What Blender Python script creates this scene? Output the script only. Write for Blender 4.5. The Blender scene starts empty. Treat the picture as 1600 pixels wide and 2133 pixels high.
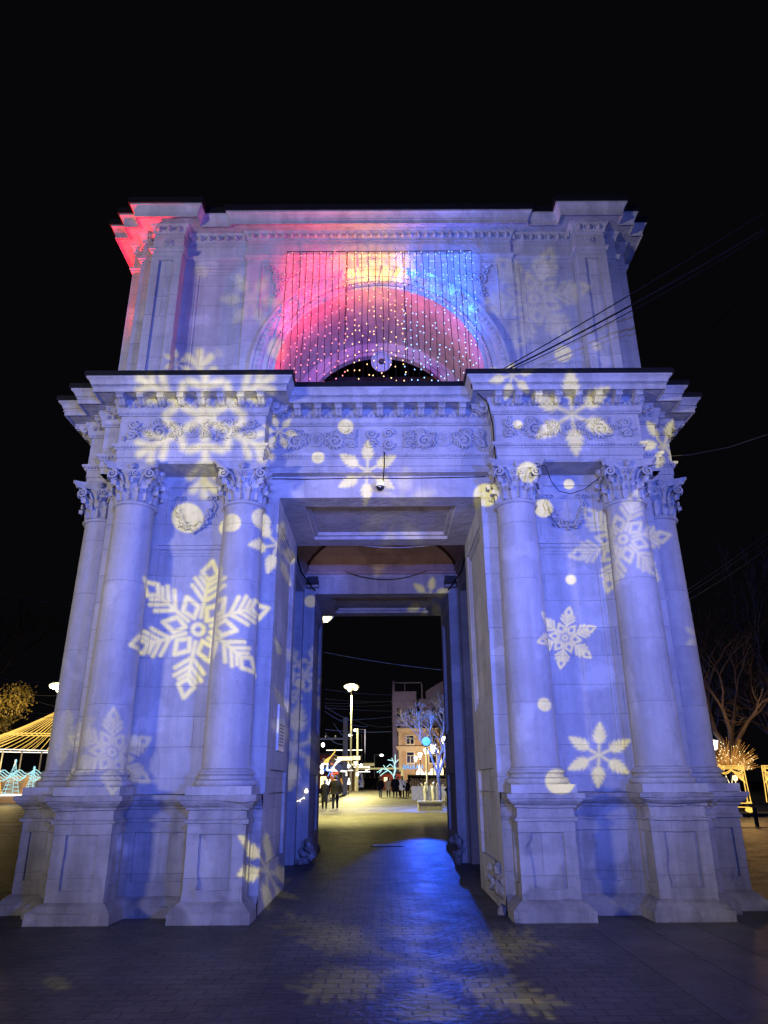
import bpy, math, random
import numpy as np
from mathutils import Vector, Matrix, Euler, noise
import bmesh
R = math.radians
PI = math.pi
scene = bpy.context.scene
COL = scene.collection
random.seed(7)

# ------------------------------------------------------------------ camera
cam_d = bpy.data.cameras.new("camera")
cam = bpy.data.objects.new("camera", cam_d)
COL.objects.link(cam)
cam_d.sensor_fit = 'HORIZONTAL'; cam_d.sensor_width = 36.0; cam_d.lens = 33.3
cam_d.clip_end = 2000
_cp, _sp = math.cos(R(20.9)), math.sin(R(20.9))
_f = Vector((0, _cp, _sp)); _u = Vector((0, -_sp, _cp)); _r = Vector((1, 0, 0))
_a = R(0.35)
_r2 = _r * math.cos(_a) - _u * math.sin(_a)
_u2 = _r * math.sin(_a) + _u * math.cos(_a)
_m = Matrix((_r2, _u2, -_f)).transposed()
_m = Matrix.Rotation(R(-0.1), 3, 'Z') @ _m
cam.matrix_world = Matrix.Translation((0.04, -9.85, 1.6)) @ _m.to_4x4()
scene.camera = cam

# ------------------------------------------------------------------ world (night)
w = bpy.data.worlds.new("World"); scene.world = w; w.use_nodes = True
bgn = w.node_tree.nodes["Background"]
bgn.inputs[0].default_value = (0.62, 0.52, 0.72, 1); bgn.inputs[1].default_value = 0.0030
scene.view_settings.view_transform = 'Standard'
scene.view_settings.look = 'None'
scene.view_settings.exposure = 0.0
scene.view_settings.gamma = 1.0
scene.cycles.use_denoising = True
scene.cycles.max_bounces = 6
scene.cycles.diffuse_bounces = 4
scene.cycles.glossy_bounces = 2
scene.cycles.sample_clamp_indirect = 4.0
scene.cycles.use_light_tree = True


# ------------------------------------------------------------------ lamps
def spot(name, loc, target, power, color, size, blend=0.6, radius=0.1):
    d = bpy.data.lights.new(name, 'SPOT'); o = bpy.data.objects.new(name, d); COL.objects.link(o)
    d.energy = power; d.color = color; d.spot_size = R(size); d.spot_blend = blend; d.shadow_soft_size = radius
    o.location = loc
    o.rotation_euler = (Vector(target) - Vector(loc)).to_track_quat('-Z', 'Y').to_euler()
    return o


def point(name, loc, power, color, radius=0.1):
    d = bpy.data.lights.new(name, 'POINT'); o = bpy.data.objects.new(name, d); COL.objects.link(o)
    d.energy = power; d.color = color; d.shadow_soft_size = radius; o.location = loc
    return o


# white street flood on the left, blue floods on the right and low in the middle
spot("white_flood", (-13.5, -13.5, 3.2), (0.3, 0.6, 7.9), 7000, (1.0, 0.93, 0.82), 66, 0.95, 1.0)
spot("white_flood_right", (14.0, -9.0, 5.0), (4.2, 1.0, 4.5), 1900, (1.0, 0.88, 0.80), 62, 0.9, 0.4)
spot("blue_flood", (7.0, -13.0, 3.3), (-0.8, 0.6, 5.2), 11500, (0.080, 0.140, 1.0), 54, 1.0, 0.7)
spot("blue_flood_low", (-1.8, -15.0, 3.3), (-0.4, 0.6, 4.6), 4900, (0.20, 0.25, 1.0), 46, 1.0, 0.8)
spot("vault_fill", (0.2, -12.0, 0.7), (0.0, 5.4, 6.85), 1900, (1.0, 0.72, 0.68), 14, 0.7, 0.2)  # warm fill lamp added to brighten the passage vault, no fixture of its own
# lamp by the attic on the left side
spot("red_flood", (-4.98, 1.05, 8.6), (-4.85, 0.75, 11.1), 1500, (1.0, 0.02, 0.03), 84, 0.6, 0.08)
# blue projector beyond the arch
spot("blue_projector_light", (2.51, 33.8, 3.9), (0.75, 7.4, 0.1), 5600, (0.02, 0.10, 1.0), 6.6, 0.5, 0.12)
point("blue_projector_glow", (2.51, 34.5, 4.0), 5500, (0.03, 0.16, 1.0), 0.1)
# street lamps
spot("mast_light_near", (-3.3, 31.0, 10.3), (-2.3, 33.5, 0.2), 25000, (1.0, 0.87, 0.29), 132, 0.65, 0.25)
spot("mast_light_far", (-3.73, 74.6, 11.2), (-1.5, 72.0, 0.6), 24000, (1.0, 0.87, 0.34), 138, 0.5, 0.3)
spot("mast_light_left", (-31.2, 60.0, 10.2), (-36.0, 65.0, 3.0), 26000, (1.0, 0.80, 0.26), 165, 0.4, 0.25)
point("shop_glow", (5.0, 86.0, 4.5), 1500, (1.0, 0.72, 0.42), 0.4)
point("fair_glow", (15.5, 23.0, 1.9), 60, (1.0, 0.55, 0.16), 0.3)
point("fair_glow_back", (18.2, 27.6, 4.4), 190, (1.0, 0.55, 0.24), 0.4)
point("canopy_glow", (-27.5, 46.0, 3.2), 350, (1.0, 0.7, 0.25), 0.4)
spot("arm_lamp_light", (-4.2, 100.0, 7.8), (7.0, 115.0, 9.0), 2600, (0.95, 0.82, 0.95), 70, 0.6, 0.2)
# glow of the bulbs in the three light curtains (one small lamp per group of bulbs)
for _c, _x0, _x1, _pw in (((1.0, 0.015, 0.045), -1.58, -0.66, 4.6), ((1.0, 0.44, 0.02), -0.46, 0.34, 5.2), ((0.02, 0.11, 1.0), 0.58, 1.6, 8.5)):
    for _i in range(4):
        for _j in range(6):
            _amb = 0.3 < _c[1] < 0.6
            _x = _x0 + (_x1 - _x0) * _i / 3; _z = 10.47 - 0.37 * _j
            if math.hypot(_x, _z - 8.08) < 1.72: continue
            point("bulb_glow", (_x, 0.41, _z), _pw * ((1.1, 1.1, .8, .6, .4, .3)[_j]) if _amb else _pw, _c, 0.0)
for _x, _z, _c, _pw in ((-1.4, 8.4, (1.0, .02, .05), 13), (-1.1, 9.1, (1.0, .02, .05), 13), (-0.6, 9.4, (1.0, .04, .06), 11), (-0.1, 9.5, (1.0, .36, .08), 11), (0.5, 9.4, (1.0, .12, .2), 9), (1.05, 9.05, (.45, .1, .6), 11), (1.35, 8.5, (.3, .12, .9), 11), (-1.0, 8.5, (1.0, .1, .12), 6), (1.0, 8.5, (.9, .12, .3), 6)):
    point("bulb_glow", (_x, 0.72, _z), _pw, _c, 0.0)  # extra lamps added behind the strands to brighten the arch recess


# gobo projector: snowflake slide thrown from just behind the viewer
def flake_mask(kind, x, y):
    """coverage of a snowflake of radius 1 in coordinates x, y (arrays)"""
    r = np.hypot(x, y); t = np.arctan2(x, y)
    k = np.round(t / (PI / 3)); tt = np.abs(t - k * PI / 3)
    px = r * np.sin(tt); py = r * np.cos(tt)

    def seg(ax, ay, bx, by, wd):
        dx, dy = bx - ax, by - ay
        h = np.clip(((px - ax) * dx + (py - ay) * dy) / (dx * dx + dy * dy), 0, 1)
        return np.hypot(px - ax - h * dx, py - ay - h * dy) - wd
    out = None

    def add(d):
        nonlocal out
        out = d if out is None else np.minimum(out, d)
    if kind == 'A':
        add(np.abs(r - 0.07) - 0.03)
        add(seg(0, 0.18, 0, 0.72, 0.030))
        for a, l in ((0.40, 0.24), (0.52, 0.22), (0.62, 0.14)):
            add(seg(0, a, l * 0.80, a + l * 0.78, 0.030))
        add(seg(0, 0.70, 0.105, 0.80, 0.030)); add(seg(0.105, 0.80, 0, 0.97, 0.030))
        # diamonds between the arms
        c, s = math.cos(PI / 6), math.sin(PI / 6)
        def P(q, e):  # along the bisector q, across it e (towards the arm)
            return (s * q - c * e, c * q + s * e)
        for (q0, e0, q1, e1) in ((0.17, 0, 0.30, 0.11), (0.30, 0.11, 0.47, 0.0)):
            a = P(q0, e0); b = P(q1, e1)
            add(seg(a[0], a[1], b[0], b[1], 0.032))
        d = out
        return d
    if kind == 'B':
        add(r - 0.06)
        add(seg(0, 0.0, 0, 0.5, 0.032))
        t_ = np.clip((py - 0.34) / 0.64, 0, 1)
        wd = 0.215 * np.sin(PI * t_ ** 0.62) ** 0.85
        tooth = ((py * 6.5 - px * 5.0) % 1.0)
        leaf = px - wd * (0.62 + 0.38 * tooth)
        leaf = np.where((py > 0.34) & (py < 0.98), leaf, 1)
        add(leaf)
        return out
    if kind == 'C':
        add(seg(0, 0.0, 0, 0.28, 0.055)); add(seg(0, 0.36, 0, 0.93, 0.05))
        add(seg(0, 0.36, 0.2, 0.42, 0.05))
        for a, l in ((0.55, 0.22), (0.74, 0.18)):
            add(seg(0, a, l * 0.75, a + l * 0.7, 0.045))
        return out
    if kind == 'D':   # thin stems, frayed leaves
        add(r - 0.04); add(seg(0, 0, 0, 0.95, 0.022))
        for i in range(5):
            a = 0.42 + i * 0.11
            add(seg(0, a, 0.24 - i * 0.03, a + 0.15, 0.022))
        return out
    return r - 1.0


GOBO = [
    ('A', -0.3360, -0.3164, 0.1052, 13, 0.95, 0.0243),
    ('A', 0.2542, -0.1956, 0.0747, 17, 0.5, 0.0405),
    ('A', 0.1725, -0.3317, 0.0466, 10, 0.85, 0.0405),
    ('B', 0.2133, -0.5039, 0.0505, 4, 0.72, 0.0675),
    ('B', -0.0955, -0.0883, 0.0467, 2, 0.95, 0.054),
    ('B', 0.1891, -0.0122, 0.0641, -4, 0.8, 0.0675),
    ('C', -0.3226, -0.0145, 0.1135, 0, 0.9, 0.04725),
    ('B', -0.2229, -0.1937, 0.0467, 20, 0.9, 0.0675),
    ('B', -0.1789, -0.4297, 0.0668, 8, 0.5, 0.0945),
    ('A', -0.4642, -0.5040, 0.0651, 3, 0.42, 0.0675),
    ('B', -0.2464, -0.6613, 0.0598, 3, 1, 0.0675),
    ('B', -0.0791, -0.8731, 0.1976, -52, 0.58, 0.0675),
    ('D', -0.0791, -0.8731, 0.1976, -52, 0.58, 0.0405),
    ('A', 0.1458, 0.1672, 0.0790, 20, 0.28, 0.0675),
    ('B', -0.2493, 0.1663, 0.0442, 35, 0.3, 0.162),
    ('B', 0.1046, 0.0396, 0.0347, 15, 0.8, 0.081),
    ('B', 0.3211, -0.0487, 0.0414, 20, 0.8, 0.081),
    ('C', -0.1606, -0.3253, 0.0468, 25, 0.38, 0.0675),
    ('B', -0.3559, 0.0733, 0.0227, 0, 0.6, 0.108),
    ('B', -0.2165, -0.0306, 0.0267, 40, 0.8, 0.0945),
    ('A', -0.5259, -0.4701, 0.0412, 10, 0.25, 0.0945),
    ('B', 0.3634, -0.3283, 0.0266, 0, 0.25, 0.135),
    ('B', 0.0155, -0.2124, 0.0301, 10, 0.7, 0.108),
    ('B', -0.0489, -0.1331, 0.0534, 10, 0.35, 0.162),
    ('o', -0.3206, -0.0117, 0.0154, 0, 0.85, 0.135),
    ('o', -0.1239, -0.0235, 0.0107, 0, 0.95, 0.135),
    ('o', -0.1638, -0.0683, 0.0087, 0, 0.95, 0.162),
    ('o', -0.3462, -0.1529, 0.0220, 0, 1, 0.0945),
    ('o', -0.2896, -0.1686, 0.0133, 0, 0.95, 0.135),
    ('o', 0.0688, -0.1224, 0.0167, 0, 1, 0.1215),
    ('o', 0.1485, -0.1417, 0.0133, 0, 1, 0.1215),
    ('o', 0.1854, -0.1068, 0.0073, 0, 0.95, 0.162),
    ('o', 0.1835, -0.2465, 0.0073, 0, 0.95, 0.2025),
    ('o', 0.1841, 0.0858, 0.0120, 0, 0.62, 0.2025),
    ('o', 0.2292, 0.0926, 0.0067, 0, 0.3, 0.405),
    ('o', -0.1508, -0.2187, 0.0087, 0, 0.7, 0.162),
    ('o', -0.1687, -0.3386, 0.0074, 0, 0.5, 0.2025),
    ('o', 0.1359, -0.4387, 0.0100, 0, 0.8, 0.162),
    ('o', 0.1521, -0.5531, 0.0206, 0, 0.8, 0.0945),
    ('o', 0.1132, -0.0269, 0.0067, 0, 0.85, 0.2025),
    ('o', -0.5849, -0.9145, 0.0171, 0, 0.45, 0.54),
    ('o', -0.2212, -0.3309, 0.0087, 0, 0.8, 0.2025),
    ('o', -0.2460, -0.1609, 0.0147, 0, 0.85, 0.135),
    ('o', -0.3175, 0.2099, 0.0094, 0, 0.2, 0.54),
    ('o', -0.2147, 0.0925, 0.0147, 0, 0.45, 0.27),
    ('o', 0.1235, -0.0972, 0.0147, 0, 0.95, 0.135),
    ('o', -0.2962, 0.0893, 0.0067, 0, 0.2, 0.54),
]


def make_gobo():
    N, S = 2304, 1.02
    img = np.zeros((N, N), np.float32)
    for kind, u, v, rad, rot, amp, soft in GOBO:
        x0 = max(0, int((u - rad * 1.3 + S) / (2 * S) * N)); x1 = min(N, int((u + rad * 1.3 + S) / (2 * S) * N) + 1)
        y0 = max(0, int((v - rad * 1.3 + S) / (2 * S) * N)); y1 = min(N, int((v + rad * 1.3 + S) / (2 * S) * N) + 1)
        if x1 <= x0 or y1 <= y0: continue
        xs = ((np.arange(x0, x1) + .5) / N * 2 * S - S - u) / rad
        ys = ((np.arange(y0, y1) + .5) / N * 2 * S - S - v) / rad
        X, Y = np.meshgrid(xs, ys)
        c, s = math.cos(R(rot)), math.sin(R(rot))
        X, Y = X * c - Y * s, X * s + Y * c
        d = flake_mask(kind, X, Y)
        m = np.clip(0.5 - d / (2 * soft), 0, 1); m = m * m * (3 - 2 * m)
        img[y0:y1, x0:x1] = np.maximum(img[y0:y1, x0:x1], amp * m)
    px = np.empty((N, N, 4), np.float32)
    e = np.clip(img, 0, 1)
    vv = (np.arange(N) + .5) / N * 2 * S - S                     # blue field of the slide, dimmer towards its rim
    X, Y = np.meshgrid(vv, vv)
    fld = np.clip(1.15 - (np.hypot(X / 0.62, (Y + 0.16) / 0.58)) ** 2.2 * 0.62, 0.06, 1.0)
    bg = fld * (1 - e)
    px[..., 0] = e + bg * 0.045; px[..., 1] = e * 0.95 + bg * 0.085; px[..., 2] = e * (0.10 + 0.22 * e) + bg * 0.56; px[..., 3] = 1
    im = bpy.data.images.new("snowflake_slide", N, N, float_buffer=True)
    im.colorspace_settings.name = 'Non-Color'
    im.pixels.foreach_set(px.ravel()); im.update(); im.pack()
    return im, S


proj = spot("snowflake_projector", (0.9, -10.6, 3.2), (0.9, 10, 9.9), 9000, (1, 1, 1), 112, 0.05, 0.008)
proj.rotation_euler = (R(90 + 20.5), 0, 0)
_d = proj.data; _d.use_nodes = True; _nt = _d.node_tree
_em = _nt.nodes["Emission"]
_im, _S = make_gobo()
_tc = _nt.nodes.new("ShaderNodeTexCoord"); _sx = _nt.nodes.new("ShaderNodeSeparateXYZ")
_nt.links.new(_tc.outputs["Normal"], _sx.inputs[0])
def _math(op, a, b):
    n = _nt.nodes.new("ShaderNodeMath"); n.operation = op
    for i, q in enumerate((a, b)):
        if isinstance(q, (int, float)): n.inputs[i].default_value = q
        else: _nt.links.new(q, n.inputs[i])
    return n.outputs[0]
_nz = _math('MULTIPLY', _sx.outputs[2], -1.0)
_u_ = _math('ADD', _math('MULTIPLY', _math('DIVIDE', _sx.outputs[0], _nz), 0.5 / _S), 0.5)
_v_ = _math('ADD', _math('MULTIPLY', _math('DIVIDE', _sx.outputs[1], _nz), 0.5 / _S), 0.5)
_cx = _nt.nodes.new("ShaderNodeCombineXYZ"); _nt.links.new(_u_, _cx.inputs[0]); _nt.links.new(_v_, _cx.inputs[1])
_ti = _nt.nodes.new("ShaderNodeTexImage"); _ti.image = _im; _ti.extension = 'CLIP'
_nt.links.new(_cx.outputs[0], _ti.inputs[0]); _nt.links.new(_ti.outputs[0], _em.inputs[0])
_em.inputs[1].default_value = 1.0


# ------------------------------------------------------------------ materials
def new_mat(name):
    m = bpy.data.materials.new(name); m.use_nodes = True
    nt = m.node_tree; b = nt.nodes["Principled BSDF"]
    return m, nt, b


def plain(name, col, rough=0.6, metal=0.0, var=0.15, scale=6.0, bump=0.0):
    m, nt, b = new_mat(name)
    tc = nt.nodes.new("ShaderNodeNewGeometry")
    n = nt.nodes.new("ShaderNodeTexNoise"); n.inputs["Scale"].default_value = scale; n.inputs["Detail"].default_value = 4
    nt.links.new(tc.outputs["Position"], n.inputs["Vector"])
    r = nt.nodes.new("ShaderNodeValToRGB")
    r.color_ramp.elements[0].position = 0.3; r.color_ramp.elements[1].position = 0.7
    r.color_ramp.elements[0].color = tuple(c * (1 - var) for c in col) + (1,)
    r.color_ramp.elements[1].color = tuple(min(1, c * (1 + var)) for c in col) + (1,)
    nt.links.new(n.outputs["Fac"], r.inputs[0]); nt.links.new(r.outputs[0], b.inputs["Base Color"])
    b.inputs["Roughness"].default_value = rough; b.inputs["Metallic"].default_value = metal
    if rough >= .85: b.inputs["Specular IOR Level"].default_value = 0.12
    if bump:
        bp = nt.nodes.new("ShaderNodeBump"); bp.inputs["Strength"].default_value = bump; bp.inputs["Distance"].default_value = 0.01
        nt.links.new(n.outputs["Fac"], bp.inputs["Height"]); nt.links.new(bp.outputs[0], b.inputs["Normal"])
    return m


def glow(name, col, strength, light=True):
    m, nt, b = new_mat(name)
    b.inputs["Base Color"].default_value = (0.04, 0.04, 0.04, 1)
    b.inputs["Emission Color"].default_value = tuple(col) + (1,)
    b.inputs["Emission Strength"].default_value = strength
    if not light: m.cycles.emission_sampling = 'NONE'
    return m


def stone(name, col=(0.47, 0.44, 0.40), blocks=True, rough=0.82, dirt=0.5, bh=0.42, bw=0.95):
    m, nt, b = new_mat(name)
    N = nt.nodes.new; L = nt.links.new
    g = N("ShaderNodeNewGeometry"); sep = N("ShaderNodeSeparateXYZ"); L(g.outputs["Position"], sep.inputs[0])
    add = N("ShaderNodeMath"); add.operation = 'ADD'; L(sep.outputs[0], add.inputs[0]); L(sep.outputs[1], add.inputs[1])
    cmb = N("ShaderNodeCombineXYZ"); L(add.outputs[0], cmb.inputs[0]); L(sep.outputs[2], cmb.inputs[1])

    def noise(scale, detail, rough_=0.55, vec=None):
        n = N("ShaderNodeTexNoise"); n.inputs["Scale"].default_value = scale; n.inputs["Detail"].default_value = detail
        n.inputs["Roughness"].default_value = rough_
        L(vec if vec is not None else g.outputs["Position"], n.inputs["Vector"]); return n.outputs["Fac"]

    def ramp(fac, p0, p1, c0, c1):
        r = N("ShaderNodeValToRGB"); e = r.color_ramp.elements
        e[0].position = p0; e[1].position = p1
        e[0].color = (c0, c0, c0, 1) if isinstance(c0, float) else tuple(c0) + (1,)
        e[1].color = (c1, c1, c1, 1) if isinstance(c1, float) else tuple(c1) + (1,)
        L(fac, r.inputs[0]); return r.outputs[0]

    def mul(a, c):
        x = N("ShaderNodeMix"); x.data_type = 'RGBA'; x.blend_type = 'MULTIPLY'; x.inputs["Factor"].default_value = 1
        if isinstance(a, tuple): x.inputs[6].default_value = a + (1,)
        else: L(a, x.inputs[6])
        L(c, x.inputs[7]); return x.outputs[2]
    c = mul(tuple(col), ramp(noise(0.55, 5), 0.3, 0.7, 1 - 0.28 * dirt, 1.0))
    c = mul(c, ramp(noise(3.2, 6, 0.65), 0.36, 0.60, 1 - 0.27 * dirt, 1.0))
    # rain streaks: noise stretched along z
    mp = N("ShaderNodeMapping"); mp.inputs["Scale"].default_value = (5.0, 5.0, 0.35); L(g.outputs["Position"], mp.inputs[0])
    c = mul(c, ramp(noise(1.0, 5, 0.6, mp.outputs[0]), 0.38, 0.60, 1 - 0.32 * dirt, 1.0))
    # pale patches of newer render
    patch = ramp(noise(1.1, 3, 0.5), 0.60, 0.64, 0.0, 1.0)
    pm = N("ShaderNodeMix"); pm.data_type = 'RGBA'; L(c, pm.inputs[6]); pm.inputs[7].default_value = tuple(min(1, q * 1.13) for q in col) + (1,)
    pf = N("ShaderNodeMath"); pf.operation = 'MULTIPLY'; pf.inputs[1].default_value = 0.55; L(patch, pf.inputs[0]); L(pf.outputs[0], pm.inputs[0])
    c = pm.outputs[2]
    # pits and chips
    pits = ramp(noise(26, 4, 0.7), 0.30, 0.36, 0.55, 1.0)
    c = mul(c, pits)
    h = noise(9, 8, 0.62)
    if blocks:
        bk = N("ShaderNodeTexBrick")
        wn = N("ShaderNodeTexNoise"); wn.inputs["Scale"].default_value = 3.0; wn.inputs["Detail"].default_value = 3; L(g.outputs["Position"], wn.inputs["Vector"])
        wv = N("ShaderNodeMix"); wv.data_type = 'RGBA'; wv.blend_type = 'LINEAR_LIGHT'; wv.inputs["Factor"].default_value = 0.012
        L(cmb.outputs[0], wv.inputs[6]); L(wn.outputs["Color"], wv.inputs[7]); L(wv.outputs[2], bk.inputs["Vector"])
        bk.inputs["Scale"].default_value = 1.0; bk.inputs["Mortar Size"].default_value = 0.0035
        bk.inputs["Brick Width"].default_value = bw; bk.inputs["Row Height"].default_value = bh; bk.inputs["Mortar Smooth"].default_value = 0.3
        bk.inputs["Color1"].default_value = (0.86, 0.86, 0.87, 1); bk.inputs["Color2"].default_value = (1.07, 1.06, 1.04, 1)
        bk.inputs["Mortar"].default_value = (0.62, 0.61, 0.60, 1); bk.inputs["Bias"].default_value = 0.1
        jm = N("ShaderNodeMix"); jm.data_type = 'RGBA'; jm.inputs[6].default_value = (1, 1, 1, 1); L(bk.outputs["Color"], jm.inputs[7])
        L(ramp(noise(1.7, 3), 0.42, 0.58, 0.25, 1.0), jm.inputs[0])
        c = mul(c, jm.outputs[2])
        hm = N("ShaderNodeMath"); hm.operation = 'MULTIPLY_ADD'; L(bk.outputs["Fac"], hm.inputs[0]); hm.inputs[1].default_value = -0.25; L(h, hm.inputs[2])
        h = hm.outputs[0]
    L(c, b.inputs["Base Color"]); b.inputs["Roughness"].default_value = rough
    b.inputs["Specular IOR Level"].default_value = 0.25
    bp = N("ShaderNodeBump"); bp.inputs["Strength"].default_value = 0.75; bp.inputs["Distance"].default_value = 0.03
    L(h, bp.inputs["Height"]); L(bp.outputs[0], b.inputs["Normal"])
    return m


M = {}
M['stone'] = stone("limestone_blocks")
M['carved'] = stone("carved_limestone", (0.47, 0.44, 0.40), False, dirt=0.6)
M['old'] = stone("worn_limestone", (0.40, 0.37, 0.33), True, dirt=0.8, bh=0.5, bw=1.1)
M['shaft'] = stone("column_limestone", (0.45, 0.42, 0.39), True, dirt=0.45, bh=0.88, bw=30)
M['vault'] = stone("dark_plaster", (0.5, 0.36, 0.29), False, dirt=0.6)
M['flashing'] = plain("dark_sheet_metal", (0.018, 0.018, 0.02), 0.45, 0.6)
M['dark_metal'] = plain("dark_painted_metal", (0.02, 0.02, 0.022), 0.5, 0.3)
M['cable'] = plain("black_cable", (0.004, 0.004, 0.004), 0.9)
M['wire'] = plain("grey_wire", (0.28, 0.28, 0.28), 0.5)
M['dim_wire'] = plain("dull_wire", (0.05, 0.05, 0.05), 0.9)
M['pole'] = plain("grey_painted_pole", (0.42, 0.42, 0.40), 0.5, 0.2)
M['concrete'] = plain("concrete", (0.32, 0.31, 0.30), 0.85, 0, 0.2, 5, 0.3)
M['timber'] = plain("brown_boards", (0.05, 0.025, 0.014), 0.8, 0, 0.4, 9)
M['black_cloth'] = plain("black_cloth", (0.006, 0.006, 0.008), 0.9, 0, 0.3, 12)
M['grey_cloth'] = plain("grey_trousers", (0.16, 0.17, 0.14), 0.9)
M['beige_cloth'] = plain("beige_cloth", (0.45, 0.34, 0.22), 0.9)
M['white_cloth'] = plain("white_cloth", (0.75, 0.72, 0.66), 0.9)
M['blue_cloth'] = plain("navy_cloth", (0.02, 0.025, 0.05), 0.9)
M['skin'] = plain("skin", (0.5, 0.33, 0.25), 0.6)
M['hair'] = plain("dark_hair", (0.02, 0.014, 0.01), 0.6)
M['knit'] = plain("grey_knit_hat", (0.12, 0.14, 0.15), 0.95)
M['bark'] = plain("grey_bark", (0.06, 0.05, 0.042), 0.9, 0, 0.3, 8, 0.4)
M['leaf_gold'] = plain("yellow_autumn_leaves", (0.24, 0.16, 0.045), 0.8, 0, 0.4, 3)
M['bulb_red'] = glow("red_bulb", (1.0, 0.22, 0.25), 4, False)
M['bulb_amber'] = glow("amber_bulb", (1.0, 0.58, 0.2), 4, False)
M['bulb_blue'] = glow("blue_bulb", (0.22, 0.5, 1.0), 4, False)
M['led_gold'] = glow("golden_led", (1.0, 0.60, 0.11), 1.35, False)
M['led_orange'] = glow("orange_led", (1.0, 0.42, 0.07), 0.6, False)
M['led_cyan'] = glow("icy_led", (0.40, 0.86, 0.95), 1.15, False)
M['led_white'] = glow("white_led", (1.0, 0.95, 0.82), 2.2, False)
M['led_warm'] = glow("warm_led", (1.0, 0.80, 0.42), 1.9, False)
M['led_blue'] = glow("blue_led", (0.1, 0.3, 1.0), 2.2, False)
M['led_red'] = glow("red_led", (1.0, 0.12, 0.05), 1.5, False)
M['lamp_yellow'] = glow("sodium_lamp", (1.0, 0.86, 0.42), 9, False)
M['lamp_white'] = glow("white_globe", (1.0, 0.96, 0.9), 6, False)
M['lamp_blue'] = glow("blue_projector_lens", (0.04, 0.36, 1.0), 2.2, False)
M['sign_blue'] = glow("pale_blue_letters", (0.08, 0.42, 1.0), 1.1, False)
M['window_lit'] = glow("lit_window", (1.0, 0.78, 0.42), 1.5, False)
M['pane'] = plain("dark_glass", (0.012, 0.013, 0.02), 0.12)
M['peach'] = plain("peach_plaster", (0.52, 0.38, 0.27), 0.85, 0, 0.08, 1)
M['cream_trim'] = plain("cream_trim", (0.6, 0.5, 0.38), 0.8)
M['grey_wall'] = plain("grey_render", (0.42, 0.34, 0.40), 0.9, 0, 0.12, 0.5)
M['van_paint'] = plain("silver_paint", (0.35, 0.35, 0.36), 0.3, 0.4)
M['rubber'] = plain("tyre_rubber", (0.015, 0.015, 0.015), 0.8)
M['white_paint'] = plain("white_paint", (0.7, 0.68, 0.6), 0.6)
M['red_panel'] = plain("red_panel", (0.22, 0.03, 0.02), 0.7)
M['plaque'] = plain("pale_plaque", (0.5, 0.5, 0.5), 0.35)
M['glass_disc'] = plain("pale_glass_disc", (0.30, 0.29, 0.28), 0.4)
M['flower'] = plain("dry_flowers", (0.14, 0.10, 0.06), 0.9)


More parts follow.
